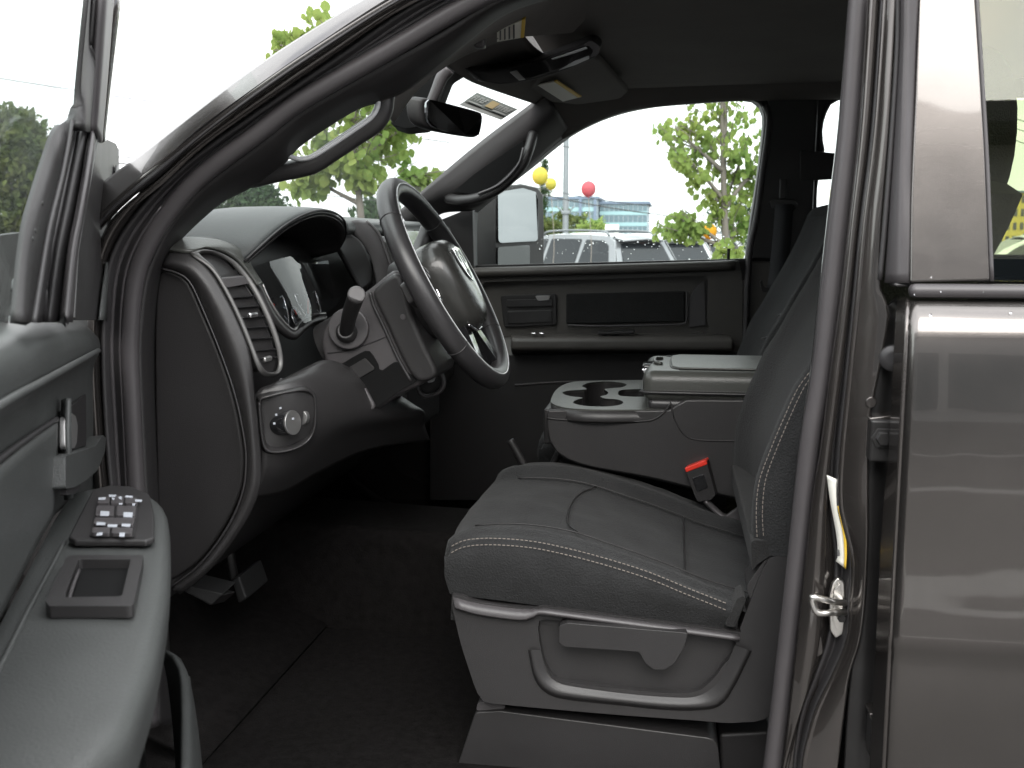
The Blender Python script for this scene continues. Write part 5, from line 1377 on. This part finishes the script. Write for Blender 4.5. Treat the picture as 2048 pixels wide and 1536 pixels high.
ups = {'a': [(170, -40, .060), (166, 0, .058), (150, 164, .045), (143, 262, .038)],
       'b': [(196, -40, .064), (192, 0, .062), (180, 164, .05), (172, 262, .042)],
       'c': [(204, -40, .068), (200, 0, .066), (187, 164, .054), (180, 275, .046)],
       'd': [(224, -40, .066), (220, 0, .064), (207, 164, .052), (196, 285, .044)],
       'e': [(247, -40, .060), (243, 0, .058), (222, 150, .048), (205, 280, .042)]}
sheet('frame_channel', [DD(ups['a']), DD([((a[0] + b[0]) / 2, a[1], .048) for a, b in zip(ups['a'], ups['b'])]), DD(ups['b'])], 'plastic_dark', dd, nu=24, thick=.005)
sheet('frame_bead', [DD(ups['b']), DD([((a[0] + b[0]) / 2, a[1], a[2] + .006) for a, b in zip(ups['b'], ups['d'])]), DD(ups['d'])], 'rubber_seal', dd, nu=24, thick=.005)
sheet('frame_face', [DD(ups['d']), DD(ups['e'])], 'paint_jamb', dd, nu=24, thick=.005)
for px_, py_ in ((84, 407), (70, 462), (65, 478)):
    lathe('sail_rivet', [(.0022, 0), (.002, .0012)], D(px_, py_, .033), dn, 'black_metal', dd, n=10)
prism('window_glass', DD([(165, 240, .02), (200, -200, .03), (-400, -200, .03), (-400, 760, .0), (20, 640, .0)]), -dn * .004, 'side_glass', dd, bw=0)
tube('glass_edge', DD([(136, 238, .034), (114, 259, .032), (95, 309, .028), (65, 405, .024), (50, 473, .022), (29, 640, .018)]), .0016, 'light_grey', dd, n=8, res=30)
tube('frame_rear', DD([(-330, -200, .03), (-330, 740, .0)]), .02, 'rubber_seal', dd, n=8, res=10)
# towing mirror on the driver door, seen through its glass
mm = P(20, 560, -.42)
prism('door_mirror', roundpoly(PP([(-160, 486), (0, 470), (46, 464), (51, 476), (44, 520), (24, 560), (17, 640), (10, 700), (-160, 720)], -.42), .10), (-.06, .07, 0), 'plastic', dd, bw=.01, seg=3)

# ================================================================== surroundings
def leaf_mesh(name, s):
    pts = [(0, 0, 0), (.30, .22, .03), (.42, .55, .0), (.22, .88, .05), (0, 1.05, .10), (-.22, .88, .05), (-.42, .55, .0), (-.30, .22, .03), (0, .5, -.06)]
    v = [Vector(p) * s for p in pts]
    f = [(8, i, i + 1) for i in range(0, 7)] + [(8, 7, 0)]
    return v, f
def leafmat(name, col, tr=.5):
    m = bpy.data.materials.new(name)
    m.use_nodes = True
    t = m.node_tree
    t.nodes.clear()
    oi = t.nodes.new('ShaderNodeTexCoord')
    nz = t.nodes.new('ShaderNodeTexNoise')
    nz.inputs['Scale'].default_value = 3.0
    nz.inputs['Detail'].default_value = 3
    cr_ = t.nodes.new('ShaderNodeValToRGB')
    cr_.color_ramp.elements[0].position = .3
    cr_.color_ramp.elements[0].color = (col[0] * .62, col[1] * .78, col[2] * .9, 1)
    cr_.color_ramp.elements[1].position = .7
    cr_.color_ramp.elements[1].color = (col[0] * 1.22, col[1] * 1.10, col[2] * 1.3, 1)
    df = t.nodes.new('ShaderNodeBsdfDiffuse')
    tl = t.nodes.new('ShaderNodeBsdfTranslucent')
    mx = t.nodes.new('ShaderNodeMixShader')
    mx.inputs[0].default_value = tr
    ou = t.nodes.new('ShaderNodeOutputMaterial')
    t.links.new(oi.outputs['Object'], nz.inputs['Vector'])
    t.links.new(nz.outputs['Fac'], cr_.inputs[0])
    t.links.new(cr_.outputs[0], df.inputs[0])
    t.links.new(cr_.outputs[0], tl.inputs[0])
    t.links.new(df.outputs[0], mx.inputs[1])
    t.links.new(tl.outputs[0], mx.inputs[2])
    t.links.new(mx.outputs[0], ou.inputs[0])
    MATS[name] = m
leafmat('leaf_lime', (.26, .335, .085), .64)
leafmat('leaf_dark', (.050, .078, .034), .3)
leafmat('leaf_olive', (.095, .115, .035), .35)
mat('bark', (.12, .105, .09), .85, bump=.8, bscale=40, var=.2)
def rand_dir(r_):
    z = r_.uniform(-1, 1); a = r_.uniform(0, 2 * math.pi); q = math.sqrt(1 - z * z)
    return Vector((q * math.cos(a), q * math.sin(a), z))
def broadleaf(base, height, trunk_r, blobs, nleaf, leaf, label, group, seed, single=120):
    """young street tree: trunk, limbs to each clump, leaves hung along twigs"""
    r_ = random.Random(seed)
    t = empty('young_tree', base)
    tag(t, label, 'tree', group)
    b = Vector(base)
    top = Vector((blobs[0][0].x - b.x, blobs[0][0].y - b.y, height))
    trunk_pts = [Vector((0, 0, 0)), Vector((.02, 0, height * .3)), Vector((top.x * .5, top.y * .5, height * .62)), top]
    tk = tube('trunk', trunk_pts, (trunk_r, trunk_r * .25), 'bark', t, n=10, res=30)
    tc_ = crv(trunk_pts, 40)
    twigs, segs = [], []
    for c, rad in blobs:
        cl_ = c - b
        st_ = min(tc_, key=lambda p: abs(p.z - max(height * .22, cl_.z - rad * 1.3)))
        limb = crv([st_, (st_ + cl_) / 2 + rand_dir(r_) * rad * .2, cl_], 14)
        tube('limb', limb[::4] + [limb[-1]], (trunk_r * .42, trunk_r * .12), 'bark', t, n=7, res=12)
        for k in range(int(10 + rad * 16)):
            s0 = r_.choice(limb[4:])
            e = cl_ + rand_dir(r_) * rad * r_.uniform(.55, 1.05)
            m_ = (s0 + e) / 2 + rand_dir(r_) * rad * .15
            twigs.append(crv([s0, m_, e], 8))
    tv = []
    for tw in twigs:
        for i in range(7):
            d = tw[i + 1] - tw[i]
            tv.append(box_data((tw[i] + tw[i + 1]) / 2, (d.length, trunk_r * .10, trunk_r * .10), rot_to(d, (0.1, .2, 1))))
    joined('twigs', tv, 'bark', t)['kind'] = 'stuff'
    lv_, lf_ = leaf_mesh('leaf', 1.0)
    data, singles = [], []
    for k in range(nleaf):
        tw = r_.choice(twigs)
        i = min(7, int(r_.triangular(1, 8, 6)))
        p = tw[i] + rand_dir(r_) * leaf * .7
        nrm = (rand_dir(r_) + Vector((0, 0, .3))).normalized()
        dn_ = (rand_dir(r_) * .7 + Vector((0, 0, -1))).normalized()
        M_ = rot_to(dn_, nrm)
        M_ = frame_M(M_.col[1], M_.col[0], M_.col[2])
        s = leaf * r_.uniform(.65, 1.2)
        if k < single:
            singles.append((p, M_, s))
        else:
            data.append(([p + M_ @ (q * s) for q in lv_], lf_))
    cr_ = joined('crown', data, 'leaf_lime', t)
    cr_['kind'] = 'stuff'
    lm = bpy.data.meshes.new('leaf')
    lm.from_pydata([tuple(q) for q in lv_], [], lf_)
    lm.materials.append(MATS['leaf_lime'])
    for p, M_, s in singles:
        o = bpy.data.objects.new('leaf', lm)
        COL.objects.link(o)
        o.parent = cr_
        o.matrix_local = Matrix.Translation(p) @ M_.to_4x4() @ Matrix.Scale(s, 4)
    return t
def at(px, py, y):
    return P(px, py, y)
def blob(px, py, y, rpx):
    p = P(px, py, y)
    return (p, rpx * (y - CAM.y) / F)
Y1 = 5.6
broadleaf((P(735, 480, Y1).x, Y1, 0), P(735, 60, Y1).z, .045,
          [blob(700, 180, Y1, 110), blob(660, 270, Y1 - .1, 95), blob(790, 265, Y1 + .2, 80), blob(620, 300, Y1, 70), blob(760, 180, Y1 + .2, 100), blob(640, 60, Y1, 60), blob(725, 60, Y1 + .2, 90), blob(560, 90, Y1, 42), blob(860, 350, Y1 + .3, 36), blob(610, 350, Y1 + .1, 48), blob(730, 340, Y1, 40)],
          1500, .078, 'young lime green tree seen through the windscreen', 'young trees on the lot', 21)
Y2 = 7.0
broadleaf((P(1462, 480, Y2).x, Y2, 0), P(1440, 150, Y2).z, .05,
          [blob(1440, 250, Y2, 90), blob(1350, 255, Y2, 62), blob(1480, 330, Y2 + .2, 80), blob(1380, 320, Y2 - .1, 55), blob(1430, 388, Y2, 48), blob(1362, 440, Y2, 36), blob(1330, 452, Y2, 28), blob(1485, 425, Y2 + .2, 48), blob(1455, 508, Y2 - .2, 36), blob(1560, 300, Y2 + .2, 90), blob(1440, 150, Y2, 100)],
          1900, .062, 'young lime green tree beyond the passenger window', 'young trees on the lot', 22)
def conifer(base, prof, n, lsz, m, name, label, cat, group, seed, cols=None):
    """dense evergreen: prof lists (height, radius); small leaf clumps on its shell"""
    r_ = random.Random(seed)
    t = empty(name, base)
    tag(t, label, cat, group)
    H = prof[-1][0]
    tube('trunk', [Vector((0, 0, 0)), Vector((0, 0, H * .5)), Vector((0, 0, H * .9))], (.12, .03), 'bark', t, n=8, res=8)
    data = []
    lv_ = [Vector(p) for p in ((-.5, 0, 0), (0, -.28, .10), (.5, 0, 0), (0, .28, .10))]
    per = 22
    Rm = max(q[1] for q in prof)
    for c in range(n // per):
        h = r_.uniform(0, 1) * H
        for (h0, r0), (h1, r1) in zip(prof, prof[1:]):
            if h0 <= h <= h1:
                R0 = r0 + (r1 - r0) * (h - h0) / (h1 - h0 + 1e-9)
                break
        a = r_.uniform(0, 2 * math.pi)
        lump = 1 + .22 * noise.noise(Vector((math.cos(a) * 2.2, math.sin(a) * 2.2, h * 1.3 + seed))) + .16 * noise.noise(Vector((math.cos(a) * 6, math.sin(a) * 6, h * 3.7)))
        rad = R0 * lump * (1 - abs(r_.gauss(0, .12)))
        cc = Vector((rad * math.cos(a), rad * math.sin(a), h))
        od = (Vector((math.cos(a), math.sin(a), .55)) + rand_dir(r_) * .5).normalized()
        cs_ = max(Rm * .10, lsz * 1.3) * r_.uniform(.6, 1.5)
        for k in range(per):
            q_ = rand_dir(r_)
            p = cc + q_ * cs_ * r_.uniform(.3, 1) + od * cs_ * r_.uniform(0, .8)
            M_ = rot_to((od + rand_dir(r_) * .9).normalized(), (rand_dir(r_) + od * .4).normalized())
            s = lsz * r_.uniform(.6, 1.3)
            data.append(([p + M_ @ (v_ * s) for v_ in lv_], [(0, 1, 2, 3)]))
    joined('crown', data, m, t)['kind'] = 'stuff'
    return t
def cone_at(px, y, toppy, rpx, n, lsz, m, name, label, cat, group, seed, shape=None):
    b = P(px, 480, y)
    H = P(px, toppy, y).z
    rad = rpx * (y - CAM.y) / F
    shape = shape or [(0, .8), (.3, 1.0), (.65, .95), (.85, .75), (.95, .48), (1, .12)]
    return conifer((b.x, y, 0), [(H * h, rad * r0) for h, r0 in shape], n, lsz, m, name, label, cat, group, seed)
cone_at(30, 11.0, 232, 85, 26000, .11, 'leaf_olive', 'evergreen_tree', 'tall dense olive evergreen seen through the open door window', 'tree', 'evergreens beyond the lot', 31)
cone_at(-110, 12.5, 270, 110, 12000, .14, 'leaf_dark', 'evergreen_tree', 'dense evergreen leftmost behind the door mirror', 'tree', 'evergreens beyond the lot', 32)
cone_at(468, 16.0, 360, 108, 24000, .13, 'leaf_dark', 'evergreen_tree', 'dense dark evergreen low behind the windscreen beside the dashboard', 'tree', 'evergreens beyond the lot', 33)
cone_at(755, 30.0, 415, 22, 3000, .3, 'leaf_dark', 'evergreen_tree', 'small distant evergreen just above the centre of the dashboard', 'tree', 'evergreens beyond the lot', 34)
cone_at(1088, 90.0, 322, 7, 3000, .22, 'leaf_dark', 'evergreen_tree', 'far thin evergreen above the yellow balloon', 'tree', 'evergreens beyond the lot', 35, [(0, 1), (.4, .9), (.75, .5), (1, .05)])
# shrubs before the office block
for k, (px, top, rp, m, lab) in enumerate([(1105, 438, 42, 'leaf_olive', 'yellowish olive shrub left of the lamp pole'), (1185, 440, 38, 'leaf_lime', 'light green shrub right of the lamp pole'), (1140, 418, 40, 'leaf_olive', 'taller grey green shrub behind the lamp pole'),
                                            (1345, 450, 30, 'leaf_lime', 'small green shrub under the window-side tree'), (1460, 400, 70, 'leaf_dark', 'dark bushy shrub behind the window-side tree trunk')]):
    cone_at(px, 42.0 + 3 * k, top + 8, rp * .72, 2600, .22, m, 'shrub', lab, 'shrub', 'shrubs along the lot', 40 + k)

# ------------------------------------------------------------------ lamp pole, balloons, wires, sign
mat('pole_grey', (.16, .17, .18), .5, .4)
leafmat('balloon_red', (.66, .17, .17), .5)
leafmat('balloon_yellow', (.62, .52, .10), .5)
leafmat('balloon_orange', (.62, .33, .03), .5)
pb = P(1131, 480, 36.0)
lp = empty('lamp_pole', (pb.x, 36.0, 0))
tag(lp, 'grey lamp pole standing beyond the passenger window', 'lamp pole')
tube('mast', [Vector((0, 0, 0)), Vector((0, 0, 5)), Vector((.05, 0, 9.5))], (.115, .085), 'pole_grey', lp, n=12, res=12)
rbox('lamp_head', (.5, 0, 9.5), (1.0, .35, .16), 'pole_grey', lp, bw=.04)
rbox('pole_band', (0, 0, P(1131, 425, 36).z), (.3, .3, .12), 'pole_grey', lp, bw=.02)
for s in (-1, 1):
    tube('banner_arm', [Vector((s * .1, 0, P(1131, 424, 36).z)), Vector((s * .3, 0, P(1131, 414, 36).z))], .03, 'pole_grey', lp, n=8)
def balloon(px, py, y, rpx, m, label, squash=1.08):
    c = P(px, py, y)
    r_ = rpx * (y - CAM.y) / F
    e = empty('balloon', (c.x, c.y, 0))
    tag(e, label, 'balloon', 'balloons tied above the parked cars')
    pr = [(max(r_ * math.sin(math.pi * k / 14), .002) * (1 if k < 8 else 1), -r_ * squash * math.cos(math.pi * k / 14)) for k in range(15)]
    lathe('envelope', pr, Vector((0, 0, c.z)), (0, 0, 1), m, e, n=24)
    lathe('knot', [(r_ * .10, 0), (r_ * .03, r_ * .12)], Vector((0, 0, c.z - r_ * squash - r_ * .1)), (0, 0, 1), m, e, n=10)
    tube('string', [Vector((0, 0, c.z - r_ * squash)), Vector((.06, 0, c.z * .6)), Vector((0.02, 0, 0.9))], .006, 'stitch', e, n=5)
balloon(1080, 352, 16.0, 16, 'balloon_yellow', 'yellow balloon left of the lamp pole')
balloon(1102, 368, 16.6, 11, 'balloon_yellow', 'smaller yellow balloon tucked behind the larger yellow one')
balloon(1177, 378, 16.0, 14.5, 'balloon_red', 'red balloon right of the lamp pole')
balloon(1419, 463, 14.0, 14, 'balloon_orange', 'orange balloon hanging in front of the window-side tree')
def wire(a, b, y, sag, label, r_=.012):
    A, B = P(a[0], a[1], y), P(b[0], b[1], y)
    m_ = (A + B) / 2 + Vector((0, 0, -sag))
    o = tube('power_line', [A, A.lerp(B, .25) + Vector((0, 0, -sag * .75)), m_, A.lerp(B, .75) + Vector((0, 0, -sag * .75)), B], r_, 'rubber', None, n=5, res=30)
    tag(o, label, 'power line', 'overhead lines')
wire((-400, 90), (900, 285), 24, .1, 'lone thin power line high across the sky left of the pillar')
wire((-300, 255), (500, 315), 20, .05, 'uppermost of the wires before the olive evergreen')
wire((-300, 268), (500, 330), 20, .05, 'second wire down before the olive evergreen')
wire((-300, 278), (500, 345), 20, .05, 'thick third wire down before the olive evergreen', .018)
wire((-300, 305), (500, 352), 20, .05, 'lowest wire before the olive evergreen')
wire((380, 355), (1000, 420), 26, .1, 'wire crossing behind the windscreen tree')
wire((1000, 358), (1330, 415), 30, .1, 'upper wire above the parked cars')
wire((1000, 368), (1340, 432), 30, .1, 'lower wire above the parked cars', .018)
wire((1090, 285), (1500, 345), 30, .1, 'thin faint wire high in the passenger window')
wire((1950, 210), (2300, 305), 30, .1, 'upper wire in the rear window')
wire((1950, 228), (2300, 330), 30, .1, 'middle wire in the rear window')
wire((1950, 250), (2300, 360), 30, .1, 'lower wire in the rear window')
sg = P(1224, 460, 26.0)
sb = empty('lot_sign', (sg.x, 26.0, 0))
tag(sb, 'small white board sign with a zigzag mark above the cars', 'sign')
rbox('board', (0, 0, sg.z), (.36, .05, .28), 'white_label', sb, bw=.01)
mk = [Vector((-.12, -.03, sg.z + .02)), Vector((-.07, -.03, sg.z - .01)), Vector((-.03, -.03, sg.z + .03)), Vector((0, -.03, sg.z - .01)), Vector((.05, -.03, sg.z + .03)), Vector((.12, -.03, sg.z))]
for a, b in zip(mk, mk[1:]):
    rbox('zigzag_stroke', (a + b) / 2, ((b - a).length, .006, .012), 'label_print', sb, rot=rot_to(b - a, (0, 0, 1)), bw=0)
for s in (-1, 1):
    rbox('post', (s * .14, 0, sg.z / 2 - .06), (.04, .04, sg.z - .16), 'pole_grey', sb, bw=.005)

# ------------------------------------------------------------------ parked sport utility cars
mat('car_silver', (.17, .175, .185), .28, .6, coat=1)
mat('car_white', (.42, .43, .44), .25, .0, coat=1)
mat('car_glass', (.02, .022, .025), .08, .0, spec=.25)
mat('tyre', (.02, .02, .02), .8)
mat('lamp_red', (.35, .02, .02), .2)
def suv(loc, rz, paint, label):
    """x forward, origin on the ground below the middle"""
    e = empty('parked_car', loc)
    e.rotation_euler = (0, 0, rz)
    tag(e, label, 'car', 'cars parked across the lot')
    st = [(-2.32, .55, .92, .70, .80), (-2.28, .45, 1.02, .86, .88), (-1.9, .35, 1.08, .93, .92), (-1.0, .32, 1.07, .94, .94), (.6, .32, 1.05, .94, .94), (1.2, .34, 1.04, .93, .93), (1.9, .38, .98, .90, .90), (2.3, .45, .86, .82, .78), (2.38, .55, .74, .70, .70)]
    rows = []
    for x, z0, z1, w0, w1 in st:
        rows.append([Vector((x, -w0, z0)), Vector((x, -w0 * 1.01, (z0 + z1) / 2)), Vector((x, -w1, z1 - .06)), Vector((x, -w1 * .94, z1)), Vector((x, 0, z1 + .02)), Vector((x, w1 * .94, z1)), Vector((x, w1, z1 - .06)), Vector((x, w0 * 1.01, (z0 + z1) / 2)), Vector((x, w0, z0))])
    body_ = sheet('body', [crv(r_, 32) for r_ in rows], paint, e, nu=32, nv=40, thick=.01)
    rbox('underbody', (0, 0, .42), (4.3, 1.6, .25), 'tyre', e, bw=.05)
    gh = [(-2.24, 1.04, .86), (-1.98, 1.56, .68), (-1.80, 1.66, .64), (-.9, 1.71, .66), (0, 1.70, .66), (.35, 1.64, .64), (.75, 1.42, .70), (1.22, 1.05, .80)]
    # roof
    rr_ = []
    for x, z, w in gh[1:6]:
        rr_.append([Vector((x, -w, z - .03)), Vector((x, -w * .9, z)), Vector((x, 0, z + .035)), Vector((x, w * .9, z)), Vector((x, w, z - .03))])
    sheet('roof', rr_, paint, e, nu=20, nv=16, thick=.03)
    for s in (-1, 1):
        def G(x, z, o=0.0):          # side glass plane leaning in
            return Vector((x, s * (.90 - (z - 1.05) * .37 + o), z))
        for nm, q in (('side_window', [(-2.0, 1.12), (-1.86, 1.50), (-1.70, 1.59), (-1.22, 1.61), (-1.16, 1.12)]), ('side_window', [(-1.06, 1.12), (-1.10, 1.62), (-.22, 1.63), (-.16, 1.12)]), ('side_window', [(-.06, 1.12), (-.12, 1.63), (.26, 1.60), (.55, 1.45), (1.02, 1.12)])):
            prism(nm, roundpoly([G(*p) for p in q], .08), (0, -s * .02, 0), 'car_glass', e, bw=.002)
        fr = [(-2.22, 1.04), (-2.0, 1.56), (-1.8, 1.66), (-.9, 1.70), (0, 1.69), (.36, 1.63), (.78, 1.42), (1.24, 1.04)]
        hs_ = [[G(*p, -.005) for p in roundpoly([Vector((*p, 0)) for p in q], .08)] if False else None for q in ()]
        plate('side_frame', [G(*p, -.012) for p in fr], [], (0, -s * .02, 0), paint, e, bw=.006)
        tube('roof_rail', [Vector((-1.75, s * .60, 1.68)), Vector((-1.6, s * .60, 1.755)), Vector((-.8, s * .61, 1.785)), Vector((-.05, s * .61, 1.765)), Vector((.12, s * .60, 1.70))], .022, 'pole_grey', e, n=8, res=24)
        rbox('tail_lamp', (-2.25, s * .74, .98), (.10, .16, .22), 'lamp_red', e, bw=.02)
        rbox('door_mirror', (.72, s * 1.0, 1.10), (.14, .18, .14), paint, e, bw=.04)
        for x in (-1.42, 1.42):
            lathe('wheel', [(.16, -.11), (.30, -.12), (.35, -.08), (.35, .08), (.30, .12), (.16, .11)], (x, s * .82, .35), (0, 1, 0), 'tyre', e, n=24)
    prism('rear_window', roundpoly([Vector((-2.245, -.66, 1.08)), Vector((-2.0, -.56, 1.53)), Vector((-2.0, .56, 1.53)), Vector((-2.245, .66, 1.08))], .10), (.02, 0, .0), 'car_glass', e, bw=.004)
    prism('tailgate', [Vector((-2.24, -.84, 1.02)), Vector((-1.97, -.66, 1.58)), Vector((-1.97, .66, 1.58)), Vector((-2.24, .84, 1.02))], (.06, 0, 0), paint, e, bw=.01)
    prism('spoiler', [Vector((-2.14, -.60, 1.60)), Vector((-2.16, 0, 1.635)), Vector((-2.14, .60, 1.60)), Vector((-1.85, .62, 1.66)), Vector((-1.85, -.62, 1.66))], (0, 0, -.035), paint, e, bw=.01)
    prism('windscreen', roundpoly([Vector((1.18, -.72, 1.08)), Vector((.42, -.58, 1.61)), Vector((.42, .58, 1.61)), Vector((1.18, .72, 1.08))], .08), (-.02, 0, 0), 'car_glass', e, bw=.004)
    rbox('rear_bumper', (-2.32, 0, .55), (.14, 1.7, .26), 'plastic_dark', e, bw=.05)
    rbox('number_plate', (-2.345, 0, .86), (.02, .34, .16), 'white_label', e, bw=.004)
    tube('wiper', [Vector((-2.29, 0, 1.10)), Vector((-2.25, -.3, 1.12))], .012, 'tyre', e, n=6)
    return e
hz = lambda px, y: (P(px, 480, y).x, y, 0)
suv(hz(1140, 19.5), R(138), 'car_silver', 'silver sport utility car nearest the lamp pole with dark windows')
suv(hz(1238, 22.5), R(138), 'car_white', 'white sport utility car second from the lamp pole, partly hidden by the silver one')
suv(hz(1318, 25.0), R(138), 'car_white', 'white sport utility car behind the window-side tree, last in the row')
suv(hz(2075, 20.0), R(176), 'car_white', 'white car seen through the tinted rear window before the yellow building')

# ------------------------------------------------------------------ office block far behind, yellow building in the rear window
mat('office_wall', (.25, .29, .32), .7, var=.05)
mat('office_panel', (.10, .13, .18), .6)
mat('office_glass', (.06, .10, .12), .25, .0, spec=.8)
mat('office_spandrel', (.20, .31, .33), .4)
def facade(name, x0, x1, y, z1, floors, cols, wall, label, cat, glassm, span=None, pier=None, depth=18):
    e = empty(name, ((x0 + x1) / 2, y, 0))
    tag(e, label, cat)
    w = x1 - x0
    rbox('wall', (0, depth / 2, z1 / 2), (w, depth, z1), wall, e, bw=0)
    rbox('roof', (0, depth / 2, z1 + .25), (w + .8, depth + .8, .5), 'office_panel', e, bw=0)
    fh = z1 / floors
    cw = w / cols
    me = None
    for f in range(floors):
        if span:
            rbox('spandrel', (0, -.08, f * fh + fh * .18), (w, .16, fh * .34), span, e, bw=0)
        for c in range(cols):
            p = Vector((-w / 2 + (c + .5) * cw, -.05, f * fh + fh * (.66 if span else .55)))
            if me is None:
                o = rbox('window', (0, 0, 0), (cw * (.84 if span else .5), .10, fh * (.58 if span else .55)), glassm, e, bw=0)
                me = o.data
                o.location = p
            else:
                o = bpy.data.objects.new('window', me)
                COL.objects.link(o)
                o.parent = e
                o.location = p
    if pier:
        for px in pier:
            rbox('pier', (px, -.25, z1 / 2), (.5, .5, z1), 'office_panel', e, bw=0)
    return e
yb = 190
xo = lambda px: P(px, 480, yb).x
zo_ = lambda py: P(1200, py, yb).z
facade('office_block', xo(1040), xo(1192), yb, zo_(398), 4, 14, 'office_wall', 'glazed four storey office block left of the red balloon', 'building', 'office_glass', 'office_spandrel', pier=[(xo(1161) - xo(1116)), (xo(1190) - xo(1116))])
facade('office_block', xo(1194), xo(1292), yb + 6, zo_(406), 4, 10, 'office_wall', 'paler glazed office wing right of the red balloon', 'building', 'office_glass', 'office_spandrel')
mat('yellow_wall', (.42, .33, .07), .8, var=.08)
mat('dark_window', (.05, .05, .05), .2)
yb = 250
facade('yellow_building', P(1980, 480, yb).x, P(2200, 480, yb).x, yb, P(2020, 386, yb).z, 4, 16, 'yellow_wall', 'mustard yellow block with rows of small dark windows in the rear window', 'building', 'dark_window')
# low dealership behind the camera, mirrored in the paint
mat('dealer_wall', (.78, .77, .76), .7, var=.06)
mat('dealer_roof', (.10, .10, .11), .5)
ds = empty('showroom', (4, -16, 0))
tag(ds, 'tall pale grey showroom opposite the truck, mirrored in the rear door', 'building')
rbox('wall', (0, -6, 4.2), (44, 12, 8.4), 'dealer_wall', ds, bw=0)
rbox('roof', (0, -5.6, 8.55), (44.6, 13, .4), 'dealer_roof', ds, bw=.05)
rbox('fascia', (0, .12, 6.1), (44, .24, .5), 'office_panel', ds, bw=.02)
for k in range(11):
    rbox('window', (-19.5 + k * 3.9, .02, 1.9), (2.9, .12, 2.9), 'office_glass', ds, bw=0)
for k in range(10):
    rbox('wall_panel_joint', (-19.5 + k * 4.3, .03, 7.2), (.06, .1, 1.7), 'dealer_roof', ds, bw=0)
# parking-bay lines behind the camera
for k, y in enumerate((-3.2, -5.2, -8.0)):
    o = slab('parking_line', -9, y - .09, 14, y + .09, .004, 'road_paint', None)
    tag(o, ('white parking line nearest the truck', 'second white parking line from the truck', 'third white parking line from the truck')[k], 'road marking', 'parking lines', 'structure')
